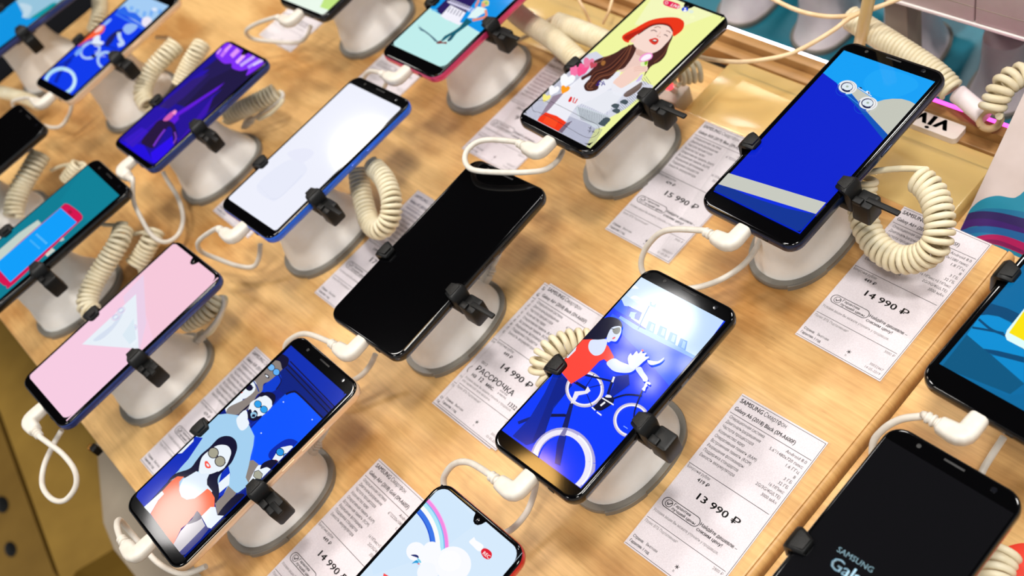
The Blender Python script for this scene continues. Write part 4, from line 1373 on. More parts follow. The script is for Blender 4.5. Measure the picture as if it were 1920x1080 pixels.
def art_teal():
    a = Art('teal', (1740, 440), 3.375).base((0, 106, 160))
    a.poly([(85, 838), (250, 630), (340, 500), (640, 200), (640, 1000), (500, 1020)], (0, 108, 164))
    br, dk = (0, 144, 214), (0, 74, 120)
    a.poly([(400, 436), (500, 465), (600, 512), (608, 600), (520, 550), (440, 515), (370, 505), (330, 510)], dk)
    a.poly([(330, 512), (380, 508), (450, 520), (520, 556), (608, 610), (608, 780), (350, 722), (246, 634)], br)
    a.line([(320, 535), (400, 600), (490, 640), (608, 720)], 16, dk)
    a.line([(280, 588), (380, 605), (480, 625)], 14, dk)
    a.poly([(350, 722), (440, 735), (608, 775), (608, 812), (480, 780), (370, 745)], dk)
    a.poly([(404, 764), (470, 776), (608, 812), (608, 940)], (0, 138, 206))
    a.poly([(85, 838), (246, 634), (350, 722), (404, 764), (608, 945), (520, 1010)], (0, 88, 130))
    a.poly([(488, 640), (500, 605), (640, 430), (660, 760), (600, 720), (500, 668)], (226, 255, 252))
    a.poly([(512, 622), (610, 480), (680, 440), (680, 720), (600, 668)], (252, 228, 0))
    return a

def art_violet():
    a = Art('violet', (210, 70), 4.153).base((26, 8, 150))
    a.poly([(700, 260), (900, 100), (1200, 200), (900, 480), (740, 600), (500, 520), (560, 420)], (32, 20, 84))
    a.poly([(760, 330), (960, 230), (1080, 290), (900, 470), (760, 560), (560, 540)], (26, 16, 66))
    a.poly([(60, 800), (420, 470), (700, 260), (760, 250), (440, 560), (240, 830), (140, 880)], (36, 10, 170))
    a.poly([(360, 540), (620, 330), (760, 280), (560, 470), (440, 560)], (44, 22, 120))
    a.poly([(500, 590), (880, 350), (820, 410), (600, 560), (480, 680), (450, 650)], (96, 20, 220))
    a.poly([(520, 610), (860, 400), (760, 500), (560, 760), (500, 830), (520, 700)], (34, 8, 150))
    a.poly([(560, 760), (800, 440), (740, 590), (500, 840), (380, 960)], (56, 12, 176))
    a.poly([(60, 810), (250, 840), (330, 980), (220, 940)], (30, 0, 220))
    a.poly([(300, 900), (480, 760), (520, 790), (380, 960), (320, 990)], (40, 0, 236))
    a.poly([(90, 800), (230, 700), (300, 740), (160, 860)], (52, 18, 196))
    p = (128, 44, 246)
    a.blob([(806, 130), (860, 60), (930, 30), (1030, 66), (1040, 110), (1100, 130), (1190, 160), (1196, 190), (1140, 240), (1046, 298), (1060, 250), (1000, 262), (936, 240), (930, 205), (880, 206), (840, 180)], p, 4)
    for x0, y0, x1, y1, w, c in ((850, 150, 905, 80, 26, (200, 120, 250)), (930, 150, 985, 96, 34, (226, 150, 250)), (970, 200, 1030, 140, 26, (240, 180, 250)), (1000, 222, 1110, 150, 24, (204, 170, 254)), (1060, 236, 1160, 176, 22, (186, 150, 254)), (880, 110, 930, 60, 20, (230, 160, 250)), (820, 130, 850, 90, 16, (220, 150, 250)), (1100, 220, 1180, 180, 14, (230, 210, 255))):
        a.line([(x0, y0), ((x0 + x1) / 2 + 3, (y0 + y1) / 2 - 3), (x1, y1)], w, c)
    # figure
    a.blob([(230, 810), (320, 700), (360, 650), (420, 650), (480, 670), (510, 760), (505, 830), (480, 830), (470, 720), (440, 700), (400, 760), (330, 860), (270, 850)], (34, 12, 60), 4)
    a.blob([(400, 650), (420, 620), (470, 580), (480, 610), (440, 650)], (214, 96, 180), 3)
    a.blob([(470, 590), (490, 568), (506, 580), (490, 606)], (250, 150, 200), 3)
    a.line([(325, 850), (370, 780), (415, 720)], 14, (120, 50, 210))
    a.line([(480, 830), (500, 790), (490, 740)], 12, (124, 60, 190))
    a.line([(100, 860), (300, 700), (420, 600)], 5, (70, 20, 200))
    return a.fill_corners(5)

def art_red():
    a = Art('red', (0, 280), 3.377).base((0, 124, 146))
    a.poly([(545, 100), (750, 290), (560, 460), (380, 330)], (0, 128, 150))
    a.poly([(-20, 650), (120, 530), (240, 448), (262, 470), (140, 580), (-20, 740)], (196, 210, 200))
    a.poly([(280, 660), (330, 624), (350, 640), (300, 680)], (206, 214, 204))
    a.poly([(370, 570), (400, 556), (408, 572), (384, 584)], (190, 206, 200))
    a.poly([(180, 736), (240, 700), (250, 716), (200, 752)], (226, 210, 204))
    a.blob([(386, 366), (410, 346), (440, 352), (510, 405), (520, 440), (480, 480), (90, 850), (40, 864), (10, 850), (-30, 790), (60, 650)], (214, 8, 78), 4)
    a.poly([(384, 370), (488, 462), (66, 842), (-40, 724), (-20, 720)], (0, 158, 250))
    for i in range(7):
        a.line([(228 + i * 10, 545 + i * 9), (238 + i * 10, 536 + i * 9)], 6, (120, 206, 250), False)
        a.line([(190 + i * 9, 582 + i * 8), (198 + i * 9, 574 + i * 8)], 5, (100, 198, 250), False)
    a.blob([(430, 396), (444, 384), (458, 398), (446, 410)], (170, 10, 60), 3)
    return a

def art_gold():
    a = Art('gold', (60, 0), 5.4).base((0, 56, 236))
    a.poly([(960, -60), (1450, -60), (1400, 80), (1170, 290), (860, 110)], (164, 204, 244))
    a.poly([(860, 100), (940, 60), (980, 120), (1050, 130), (1100, 180), (1160, 200), (1180, 290), (1040, 200), (860, 130)], (40, 104, 236))
    a.poly([(850, 130), (1170, 300), (1150, 316), (840, 150)], (60, 120, 240))
    for x, y, h in ((1000, 60, 50), (1060, 90, 50), (1130, 110, 70), (1200, 100, 70), (1290, 90, 60)):
        a.poly([(x, y), (x + 34, y + 12), (x + 14, y + h), (x - 18, y + h - 16)], (120, 176, 244))
    a.ell(1164, 224, 54, 54, (238, 232, 246))
    a.ell(1240, 96, 26, 18, (222, 232, 250))
    a.blob([(720, 250), (770, 200), (806, 190), (790, 220), (740, 260)], (150, 190, 246), 3)
    a.blob([(590, 340), (660, 270), (730, 256), (735, 300), (690, 350), (560, 410), (460, 470), (500, 430)], (250, 96, 54), 3)
    a.blob([(630, 330), (680, 270), (720, 262), (700, 310)], (248, 200, 190), 3)
    a.poly([(460, 470), (600, 390), (640, 400), (520, 470)], (110, 60, 190))
    a.blob([(740, 440), (780, 370), (860, 310), (930, 300), (860, 350), (810, 430), (760, 470)], (24, 26, 90), 3)
    a.blob([(920, 300), (950, 250), (1010, 240), (1070, 260), (1040, 310), (970, 350)], (150, 186, 244), 3)
    a.line([(880, 330), (890, 390), (920, 440), (870, 460)], 40, (190, 214, 248))
    a.ring(590, 512, 100, 72, 26, (170, 200, 248), -30)
    a.blob([(610, 430), (640, 370), (690, 360), (690, 410), (730, 430), (690, 470), (640, 470)], (226, 236, 252), 3)
    a.blob([(430, 550), (470, 500), (520, 480), (500, 530), (450, 570)], (120, 170, 246), 3)
    for d in (0, 26, 52):
        a.line([(640 + d, 520), (690 + d, 580)], 8, (190, 200, 220), False)
    a.ell(625, 570, 22, 18, (16, 20, 60))
    a.ring(750, 612, 80, 80, 26, (170, 204, 248), -30)
    a.line([(580, 450), (760, 470), (860, 500)], 10, (0, 26, 140))
    a.line([(240, 840), (300, 720), (400, 600)], 34, (0, 34, 170))
    a.line([(210, 690), (330, 640), (440, 560)], 14, (0, 30, 140))
    a.ring(290, 830, 150, 128, 38, (176, 222, 246), -20)
    a.ring(300, 836, 140, 118, 14, (214, 240, 252), -20, -60, 60)
    return a

def art_corner():
    a = Art('corner', (0, 0), 3.377).base((0, 148, 226))
    a.poly([(60, -60), (460, -60), (360, 60), (240, 110), (160, 120), (110, 20)], (150, 196, 220))
    a.blob([(330, 20), (300, 40), (240, 80), (190, 116), (240, 110), (300, 80), (360, 20)], (0, 150, 160), 3)
    a.blob([(120, 20), (200, 40), (180, 100), (140, 110), (150, 70)], (190, 216, 232), 3)
    return a

def art_walker():
    a = Art('walker', (700, 0), 6.353).base((192, 238, 236))
    a.poly([(640, 40), (760, -60), (1900, -60), (1700, 40), (1290, 400), (1120, 300), (1040, 250), (690, 110)], (0, 148, 232))
    a.poly([(690, 110), (760, 150), (1040, 290), (1080, 250), (700, 90)], (0, 140, 220))
    nv = (38, 22, 92)
    a.poly([(740, 120), (880, -20), (1260, -40), (1130, 120), (1020, 250), (920, 260)], nv)
    wh = (226, 222, 246)
    a.poly([(800, 190), (920, 60), (1100, 150), (1030, 260), (1060, 280), (1020, 300), (860, 230)], (244, 242, 252))
    for i in range(11):
        a.line([(940 + i * 26, -10 + i * 11), (900 + i * 26, 40 + i * 11)], 11, wh, False)
    for i in range(6):
        a.line([(850 + i * 34, 130 + i * 14), (890 + i * 34, 70 + i * 14)], 8, nv, False)
    a.poly([(885, 10), (1150, 110), (1140, 126), (880, 26)], wh)
    a.poly([(690, 105), (770, 120), (760, 138), (700, 128)], (96, 190, 240))
    # walker
    teal = (14, 92, 110)
    a.poly([(1110, 220), (1180, 260), (1060, 350), (990, 400), (930, 480), (890, 500), (880, 480), (930, 420), (830, 490), (800, 490), (850, 430), (960, 370), (1030, 320)], teal)
    a.poly([(880, 480), (930, 420), (946, 420), (900, 495)], (24, 60, 90))
    a.poly([(1240, 80), (1290, 85), (1350, 110), (1350, 140), (1280, 180), (1220, 220), (1120, 215), (1160, 160)], (224, 246, 246))
    a.poly([(1220, 100), (1270, 10), (1250, -10), (1215, 60), (1215, 95)], (232, 146, 120))
    a.line([(1335, 120), (1345, 190), (1290, 220), (1180, 245)], 28, (236, 140, 110))
    a.blob([(1290, 30), (1330, 4), (1376, 14), (1376, 60), (1346, 76), (1310, 60)], (222, 214, 112), 4)
    a.blob([(1300, 36), (1330, 40), (1340, 70), (1310, 92), (1285, 70)], (240, 160, 130), 3)
    a.ell(1345, 40, 16, 14, (130, 190, 110))
    a.blob([(750, 510), (800, 486), (830, 505), (870, 500), (875, 525), (820, 520), (770, 525)], (130, 62, 60), 3)
    sh = (70, 110, 130)
    a.line([(770, 505), (700, 440), (610, 370), (540, 330)], 14, sh)
    a.line([(745, 500), (680, 430), (600, 370)], 10, (56, 86, 108))
    a.line([(600, 370), (560, 350)], 20, sh)
    a.line([(580, 340), (530, 300)], 6, (130, 176, 186))
    return a.fill_corners(5.6)

def art_green():
    a = Art('green', (0, 0), 3).base((236, 250, 236))
    a.poly([(1840, -40), (2000, -60), (1940, 40), (1860, 60), (1800, 40)], (196, 232, 130))
    a.poly([(1560, -20), (1700, 50), (1660, 70)], (220, 246, 240))
    return a.fill_corners(3.5)

ARTS = {'car': art_car, 'bike': art_bike, 'people': art_people, 'beret': art_beret, 'white': art_white, 'pink': art_pink, 'rainbow': art_rainbow, 'logo': art_logo,
        'teal': art_teal, 'violet': art_violet, 'red': art_red, 'gold': art_gold, 'corner': art_corner, 'walker': art_walker, 'green': art_green}
# ------------------------------------------------------------------ phones, stands
for k in PH:
    e = build_phone(k)
    if k in ARTS:
        ARTS[k]().build(e)
    build_stand(k)

# ------------------------------------------------------------------ charging leads: picture positions with heights
LEADS = [
 ('car', 'white charging lead of the car screen phone, sweeping in front of the bike phone', [(1250, 432, .066), (1216, 458, .05), (1202, 492, .036), (1212, 520, .026), (1248, 538, .022), (1300, 540, .020), (1350, 525, .020), (1392, 498, .022), (1415, 470, .028), (1428, 445, .036)], -1, 0),
 ('bike', 'white charging lead of the woman with a bicycle phone, looping behind the rainbow phone', [(882, 868, .074), (856, 868, .066), (838, 884, .056), (832, 908, .046), (850, 960, .034), (900, 1005, .026), (950, 998, .024), (984, 966, .026), (1000, 930, .032), (1006, 900, .04)], -1, 0),
 ('black', 'white charging lead of the switched-off black phone, running to the gold edged phone', [(575, 626, .064), (548, 634, .052), (535, 655, .04), (560, 700, .026), (620, 725, .020), (668, 710, .020), (692, 688, .024), (706, 660, .032)], -1, 0),
 ('people', 'white charging lead hanging off the front edge from the sunglasses people phone', [(219, 985, .070), (224, 975, .062), (238, 990, .046), (262, 1018, .034), (300, 1058, .026), (345, 1076, .024), (390, 1060, .028)], -1, 0),
 ('beret', 'white charging lead of the red beret phone, loop lying over the black phone top', [(925, 262, .085), (896, 266, .085), (876, 282, .085), (872, 302, .085), (886, 318, .085), (930, 323, .085), (985, 323, .083), (1022, 318, .076), (1045, 302, .066), (1056, 282, .056)], -1, 0),
 ('white', 'white charging lead of the blank white phone, flat loop on the bare wood', [(384, 442, .060), (371, 456, .05), (378, 472, .036), (410, 486, .024), (448, 499, .018), (475, 500, .016), (486, 482, .022), (488, 455, .032)], -1, 0),
 ('pink', 'white charging lead of the pink phone, crossing in a drop loop past the table edge', [(92, 832, .068), (118, 852, .06), (140, 882, .052), (142, 912, .044), (122, 938, .038), (98, 936, .036), (80, 912, .036), (82, 876, .040), (98, 838, .046), (116, 806, .052)], 1, 0),
 ('violet', 'white charging lead of the violet phone, long loop hanging down the wood', [(250, 374, .062), (262, 404, .05), (284, 440, .036), (310, 454, .026), (334, 440, .020), (343, 410, .018), (335, 374, .020), (318, 345, .026), (304, 320, .036)], 1, 0),
 ('gold', 'white charging lead of the gold phone at the far left', [(48, 184, .064), (24, 192, .05), (40, 215, .036), (80, 235, .022), (112, 238, .018), (130, 215, .022), (135, 195, .03)], -1, 0),
 ('walker', 'white charging lead of the pink edged phone, tucked behind the blank white phone', [(694, 134, .066), (682, 148, .05), (690, 168, .034), (712, 172, .024), (722, 160, .03), (730, 145, .04)], -1, 0),
 ('green', 'white charging lead below the cut off pale green phone at the top edge', [(482, 44, .062), (462, 58, .05), (472, 72, .034), (510, 78, .024), (556, 80, .018), (574, 70, .02), (584, 45, .03)], -1, 0),
 ('teal', 'white charging lead of the blue teal phone, arching over the side board at right', [(1735, 780, .072), (1690, 786, .066), (1655, 806, .056), (1636, 838, .044), (1650, 900, .028), (1740, 960, .014), (1820, 920, .012), (1848, 872, .016), (1885, 815, .028)], -1, 0),
 ('logo', 'white charging lead of the logo phone below the bottom edge', [(1420, 1190, .06), (1400, 1240, .03)], -1, 0),
]
for k, lab, pts, sd, px in LEADS:
    build_lead(k, lab, pts, sd, px)

# ------------------------------------------------------------------ coiled cords
coil('big ivory coiled cord looping over the price label right of the car phone', [(1722, 335, .060), (1748, 362, .058), (1762, 410, .054), (1756, 456, .046), (1726, 482, .036), (1684, 486, .030), (1646, 462, .030), (1622, 420, .034), (1616, 372, .040), (1622, 330, .05)], pitch=.0044, tail0=[(1690, 316, .062), (1640, 321, .058), (1600, 330, .05)])
coil('ivory coiled cord looping at the right of the blank white phone', [(700, 312, .050), (722, 338, .050), (734, 376, .046), (730, 412, .038), (712, 430, .032), (694, 418, .030), (682, 380, .034), (674, 340, .040), (672, 312, .046)], R=.0070, r=.00185, pitch=.0040)
coil('ivory coiled cord running down beside the stand of the teal screen phone', [(232, 428, .046), (224, 452, .046), (206, 482, .042), (184, 516, .036), (168, 548, .032), (164, 574, .028), (176, 588, .024)], R=.0074, r=.0019, pitch=.0041, tail0=[(215, 422, .046), (190, 421, .044)])
coil('ivory coiled cord behind the top of the pink phone', [(292, 432, .030), (282, 452, .028), (268, 476, .022), (250, 500, .018)], R=.0070, r=.0019, pitch=.0042, tail0=[(270, 436, .03), (240, 440, .03)])
coil('stubby ivory coiled cord plugged into the stand of the violet phone', [(520, 172, .036), (486, 190, .034), (452, 206, .030), (424, 218, .026)], R=.0072, r=.0019, pitch=.0040, tail0=[(530, 188, .032), (508, 212, .026), (484, 224, .020)])
coil('ivory coiled cord with white lead behind the pink phone stand', [(412, 556, .034), (396, 578, .032), (372, 594, .030), (346, 606, .028)], R=.0066, r=.0018, pitch=.0040, tail0=[(424, 560, .034), (416, 590, .028), (400, 618, .020), (386, 630, .014)])
coil('ivory coiled cord curling down from the gold phone stand', [(330, 84, .050), (310, 104, .050), (286, 130, .046), (272, 156, .040), (268, 180, .034), (278, 200, .028)], R=.0076, r=.0021, pitch=.0045, tail0=[(316, 72, .05), (292, 70, .046)])
coil('upright ivory coiled cord left of the violet phone top', [(380, 82, .046), (368, 100, .044), (352, 128, .036), (338, 160, .026)], R=.0074, r=.0019, pitch=.0038)
coil('ivory coiled cord at the left edge above the teal screen phone', [(76, 290, .050), (60, 316, .048), (40, 350, .042), (28, 384, .036), (26, 408, .030)], R=.0080, r=.0021, pitch=.0044, tail0=[(60, 282, .05), (40, 286, .046)])
coil('short ivory coiled cord tucked above the teal screen phone top', [(150, 308, .030), (138, 322, .026), (126, 340, .02)], R=.0066, r=.0018, pitch=.0040, tail0=[(120, 310, .03), (95, 320, .026)])
coil('ivory coiled cord half hidden under the woman with a bicycle phone', [(1106, 640, .040), (1072, 640, .044), (1040, 652, .046), (1020, 672, .044), (1016, 700, .036), (1040, 712, .03)], R=.0068, r=.0022, pitch=.0050)
coil('long ivory coiled cord right of the pink edged phone at the top', [(965, 22, .030), (990, 42, .030), (1030, 68, .028), (1066, 98, .024), (1090, 122, .020)], R=.0080, r=.0019, pitch=.0032)
coil('straight ivory coiled cord behind the red beret phone', [(1046, 44, .026), (1080, 56, .026), (1120, 72, .024), (1160, 90, .022), (1190, 106, .02)], R=.0080, r=.0019, pitch=.0032, tail0=[(1020, 44, .02), (1000, 62, .012), (960, 80, .006)])
coil('short grey ivory coiled cord ending right of the red beret phone', [(1316, 134, .016), (1298, 136, .018), (1280, 140, .020), (1266, 144, .022)], R=.0072, r=.0020, pitch=.0052)
coil('ivory coiled cord at the top left beside the gold phone', [(186, -10, .040), (188, 14, .036), (184, 40, .030), (176, 62, .022)], R=.0074, r=.0019, pitch=.0038)
coil('white coiled cord at the right of the logo phone, bottom edge', [(1886, 1030, .012), (1872, 1056, .012), (1864, 1090, .012)], R=.0074, r=.0022, pitch=.0050)
coil('ivory coiled cord in the lower left behind the gold phone lead', [(0, 172, .030), (24, 178, .03), (52, 186, .026), (74, 198, .02)], R=.0055, r=.0018, pitch=.0044)

# short leads plugged into the backs of stands
def stand_plug(label, pts):
    P = [at(*p) for p in pts]
    o = P[0]
    e = empty('stand_lead', label, 'cable', o, (0, 0, 0), 'white leads plugged into stand backs')
    q = resample(catmull([p - o for p in P], 10), .002)
    Geo().tube(q, .0019, 10).build('cable', M['white_cable'], e, angle=80)
    d = (q[0] - q[3]).normalized()
    sd = d.cross(Vector((0, 0, 1))).normalized()
    up = sd.cross(d)
    c = Vector((0, 0, 0))
    mt = Matrix(((d.x, sd.x, up.x, c.x), (d.y, sd.y, up.y, c.y), (d.z, sd.z, up.z, c.z), (0, 0, 0, 1)))
    gp = Geo()
    gp.box((0.0058, 0, 0), (0.0085, 0.0098, 0.0058), 0.0012, mt)
    for xx in (-0.0002, -0.0030):
        gp.box((xx, 0, 0), (0.0014, 0.0080, 0.0054), 0.0004, mt)
    gp.box((-0.001, 0, 0), (0.009, 0.0054, 0.0042), 0.0008, mt)
    gp.build('plug', M['white_cable'], e)
    Geo().box((0.0112, 0, 0), (0.004, 0.0074, 0.0028), 0.0003, mt).build('metal_tip', M['metal'], e)
stand_plug('white lead plugged into the stand of the switched-off black phone', [(918, 508, .018), (928, 492, .024), (936, 474, .032), (930, 452, .042), (910, 440, .05)])
stand_plug('white lead plugged into the stand of the sunglasses people phone', [(592, 834, .018), (606, 816, .024), (616, 794, .032), (612, 775, .042), (590, 770, .05)])
stand_plug('white lead plugged into the stand of the pink phone', [(378, 630, .016), (392, 618, .022), (408, 598, .028), (420, 572, .034), (416, 556, .036)])
stand_plug('white lead plugged into the stand of the violet phone', [(470, 226, .016), (488, 214, .022), (512, 198, .028), (530, 182, .034), (528, 172, .036)])

# ------------------------------------------------------------------ price labels
D2 = ('10032077', '21-03-2019')
price_label('price label of 13 990 in a clear sleeve, right of the bike phone', 0.17148, -0.00527, .0364, "Galaxy A6 (2018) Black (SM-A600F)", V56, "419 ₽", "13 990 ₽", ('30032467', '14-05-2019'), ins='2800 ₽')
price_label('price label of 14 990 under the big coiled cord at the table corner', 0.16991, 0.17115, 0.0, "Galaxy A6+ (2018) Black (SM-A605F)", V60, "449 ₽", "14 990 ₽", ('30032467', '14-05-2019'))
price_label('price label of 14 990 with a large instalment offer, left of the bike phone', -0.00272, -0.01288, .0119, "Galaxy A6+ (2018) Black (SM-A605F)", V60, "449 ₽", "14 990 ₽", ('30032467', '03-05-2019'), inst=True, z=0.0008)
price_label('price label mostly hidden beneath the instalment offer label', -0.00772, -0.0145, .012, "Galaxy A6+ (2018) Black (SM-A605F)", V60, "449 ₽", "14 990 ₽", ('30032467', '03-05-2019'))
price_label('price label of 15 990 between the beret phone and the car phone', -0.00306, 0.17081, .0123, "Galaxy A50 (2019) Blue (SM-A505F)", V60, "479 ₽", "15 990 ₽", D2)
price_label('price label of 14 990 for a gold phone, left of the rainbow phone', -0.00664, -0.19178, -.0006, "Galaxy A6+ (2018) Gold (SM-A605F)", V60, "449 ₽", "14 990 ₽", ('30032467', '14-05-2019'))
price_label('price label mostly covered by the switched-off black phone', -0.1735, -0.006, .01, "Galaxy A7 (2018) Black (SM-A750F)", V60, "549 ₽", "17 990 ₽", D2)
price_label('price label mostly covered by the gold edged phone at the front', -0.1745, -0.193, .005, "Galaxy A30 (2019) Blue (SM-A305F)", V60, "479 ₽", "15 990 ₽", D2)
price_label('price label left of and beneath the red beret phone', -0.1745, 0.171, .008, "Galaxy A10 (2019) Red (SM-A105F)", V60, "299 ₽", "9 990 ₽", D2)
price_label('price label peeking out either side of the blank white phone bottom', -0.345, -0.006, .01, "Galaxy A50 (2019) Blue (SM-A505F)", V60, "599 ₽", "19 990 ₽", D2)
price_label('price label showing around the pink edged phone plug', -0.345, 0.171, .01, "Galaxy J6 (2018) Blue (SM-J600F)", V60, "329 ₽", "10 990 ₽", D2)
price_label('price label under the right edge of the gold phone at the far left', -0.5155, -0.006, .02, "Galaxy J4 (2018) Gold (SM-J400F)", V60, "299 ₽", "9 990 ₽", D2)
price_label('price label under the teal screen phone at the left edge', -0.5155, -0.193, .0, "Galaxy A8 (2018) Black (SM-A530F)", V60, "649 ₽", "21 990 ₽", D2)
price_label('price label under the pale green phone lead at the top edge', -0.5155, 0.171, .01, "Galaxy J4+ (2018) Pink (SM-J415F)", V60, "329 ₽", "10 990 ₽", D2)
price_label('price label between the pink phone and teal screen phone', -0.345, -0.193, .0, "Galaxy S9 (2018) Black (SM-G960F)", V60, "1499 ₽", "49 990 ₽", D2)
# ------------------------------------------------------------------ behind the table
M['frost'] = clear_material('yellowed_acrylic', (0.985, 0.95, 0.82, 1), 0.12, 0.01)
nt = M['frost'].node_tree
mx = nt.nodes.new('ShaderNodeMixShader')
df = nt.nodes.new('ShaderNodeBsdfDiffuse')
df.inputs['Color'].default_value = srgb((255, 226, 156))
outn = [n for n in nt.nodes if n.type == 'OUTPUT_MATERIAL'][0]
prev = outn.inputs[0].links[0].from_socket
mx.inputs['Fac'].default_value = 0.34
nt.links.new(prev, mx.inputs[1])
nt.links.new(df.outputs[0], mx.inputs[2])
nt.links.new(mx.outputs[0], outn.inputs[0])

tag(Geo().box((0.050, 0.271, -0.0160), (0.230, 0.066, 0.017), 0.001).build('acrylic_sheet', M['frost']), 'thick yellowish acrylic sheet lying behind the car phone', 'acrylic sheet')
tag(Geo().box((-0.29, 0.271, -0.0165), (0.235, 0.066, 0.016), 0.001).build('acrylic_sheet', M['frost']), 'thick yellowish acrylic sheet at the top behind the beret phone and pink edged phone', 'acrylic sheet')

rl = empty('wooden_rail', 'stepped wooden rail with a light strip along the back of the table', 'rail', (-0.2, 0.334, -0.025))
Tr = Matrix.Translation((0.2, -0.334, 0.025))
Geo().box((-0.2, 0.3105, -0.016), (1.2, 0.010, 0.018), 0.0008, Tr).build('lower_step', M['rail'], rl)
Geo().box((-0.2, 0.320, -0.012), (1.2, 0.009, 0.026), 0.0008, Tr).build('upper_step', M['rail'], rl)
Geo().box((-0.2, 0.3050, -0.0235), (1.2, 0.002, 0.003), 0.0003, Tr).build('dark_groove', M['black_plastic'], rl)
Geo().box((-0.15, 0.3262, -0.001), (0.46, 0.0024, 0.003), 0.001, Tr).build('white_light_strip', emit_mat('white_light_strip', (246, 236, 255), 8.0), rl)
Geo().box((0.125, 0.3262, -0.001), (0.07, 0.0024, 0.005), 0.001, Tr).build('magenta_light_strip', emit_mat('magenta_light_strip', (255, 60, 205), 5.0), rl)

# name plate lying on the rail, meant to be read from the far side
p1, p2 = at(1815, 235, -0.002), at(1799, 266, -0.002)
yt, yb = p1.y, p2.y
xr = p1.x
pl = empty('name_plate', 'small white name plate lying upside down on the wooden rail', 'sign', ((xr - 0.03), (yt + yb) / 2, -0.0045))
Geo().loft([[Vector((x - 0.0, y, z)) for x, y in rrect(0.060, abs(yt - yb), 0.0035, 5)] for z in (-0.0028, 0.0020, 0.0025)]).build('plate', mat('name_plate', (226, 214, 206), 0.4), pl)
g = Geo()
V, F = text_geo('vivo', True)
xm = (min(v.x for v in V) + max(v.x for v in V)) / 2
sz = 0.0195
g.add([(-(v.x - xm) * sz * 1.25 + 0.0005, -(v.y - 0.28) * sz, 0.00265) for v in V], [tuple(f) for f in F])
g.build('lettering', M['ink'], pl, smooth=False)

M['sensor_grey'] = mat('sensor_grey', (188, 176, 162), 0.5)
# small alarm sensor with a lit red lamp
s0 = at(1262, 203, -0.025)
se = empty('alarm_sensor', 'small pale grey alarm box with a red light behind the beret phone', 'sensor', s0, (0, 0, 0.1))
Geo().box((0, 0, 0.011), (0.030, 0.022, 0.022), 0.002).build('housing', M['sensor_grey'], se)
l0 = at(1251, 161, 0.012) - s0
g = Geo()
g.loft([[Vector((math.cos(a) * r, math.sin(a) * r, z)) + l0 for a in [2 * math.pi * i / 14 for i in range(14)]] for r, z in ((.0014, -.003), (.0034, -.002), (.0037, 0), (.0030, .002), (.0012, .003))])
g.build('red_lamp', emit_mat('red_lamp', (255, 40, 50), 5.0), se)
g = Geo()
g.tube(catmull([l0 + Vector((0, 0, -.002)), l0 + Vector((.003, .002, -.008)), Vector((0.004, 0.004, .022))], 8), .0022, 10)
g.build('stalk', M['warm_white'], se)

# tall cream post and loose cables
P0, P1 = at(1609, 96, 0.010), at(1634, -26, 0.10)
tag(Geo().tube([P0, P0.lerp(P1, .5), P1, P1 + (P1 - P0) * .5], 0.0044, 18).build('cream_post', mat('cream_post', (226, 198, 134), 0.4)), 'cream coloured round post behind the car phone', 'post')

def loose(label, pts, r=0.0017):
    P = [at(*p) for p in pts]
    o = P[0]
    e = empty('loose_cable', label, 'cable', o, (0, 0, 0), 'loose cream cables at the back')
    Geo().tube(resample(catmull([p - o for p in P], 12), .003), r, 10).build('cable', M['cream'], e, angle=80)
loose('cream cable sagging low from the beret phone to the cream post', [(1240, 80, .05), (1303, 104, .045), (1345, 113, .04), (1392, 116, .04), (1443, 110, .04), (1484, 100, .04), (1525, 80, .045), (1565, 55, .05), (1600, 30, .055), (1660, 8, .06), (1700, -8, .06)])
loose('cream cable sagging high to the cream post from the top edge', [(1430, -12, .05), (1455, 1, .05), (1484, 15, .05), (1515, 25, .05), (1555, 31, .05), (1600, 28, .055), (1650, 12, .06), (1690, -6, .06)])
loose('thin pale cable at the top, left one above the red beret phone', [(1080, -10, .02), (1092, 12, .015), (1104, 36, .0), (1112, 56, -.012)], .0013)
loose('thin pale cable at the top, right one above the red beret phone', [(1150, -10, .02), (1142, 20, .015), (1130, 46, .0)], .0013)

# slanted promotional panel with a painted swirl at the right edge
b0 = at(1799, 433, -0.025)
ang = math.radians(43.5)
up = Vector((0, math.cos(ang), math.sin(ang)))
nr = Vector((0, -math.sin(ang), math.cos(ang)))
w, hh = 0.16, 0.13
pe = empty('promotional_panel', 'pinkish white slanted panel with a blue and magenta swirl at the right edge', 'panel', b0)
def pq(u, v, d=0.0):
    return Vector((u, 0, 0)) + up * v + nr * d
base0 = -0.006
g = Geo()
g.loft([[pq(0, base0, -.003), pq(w, base0, -.003), pq(w, hh, -.003), pq(0, hh, -.003)], [pq(0, base0), pq(w, base0), pq(w, hh), pq(0, hh)]])
g.build('board', M['warm_white'], pe, smooth=False)
g = Geo()
yb2 = (up * hh).y
g.loft([[pq(w * .5 - .004, hh - .002, -.003), pq(w * .5 + .004, hh - .002, -.003), Vector((w * .5 + .004, yb2 + .05, 0)), Vector((w * .5 - .004, yb2 + .05, 0))], [pq(w * .5 - .004, hh - .01, -.003), pq(w * .5 + .004, hh - .01, -.003), Vector((w * .5 + .004, yb2 + .045, 0)), Vector((w * .5 - .004, yb2 + .045, 0))]])
g.build('prop_strut', M['grey_panel'], pe, smooth=False)
def on_panel(px, py):
    d = CAM_ROT @ Vector(((px - 960) / FPX, -(py - 540) / FPX, -1.0))
    t = nr.dot(b0 - CAM_LOC) / nr.dot(d)
    q = CAM_LOC + d * t - b0
    return q.x, q.dot(up)
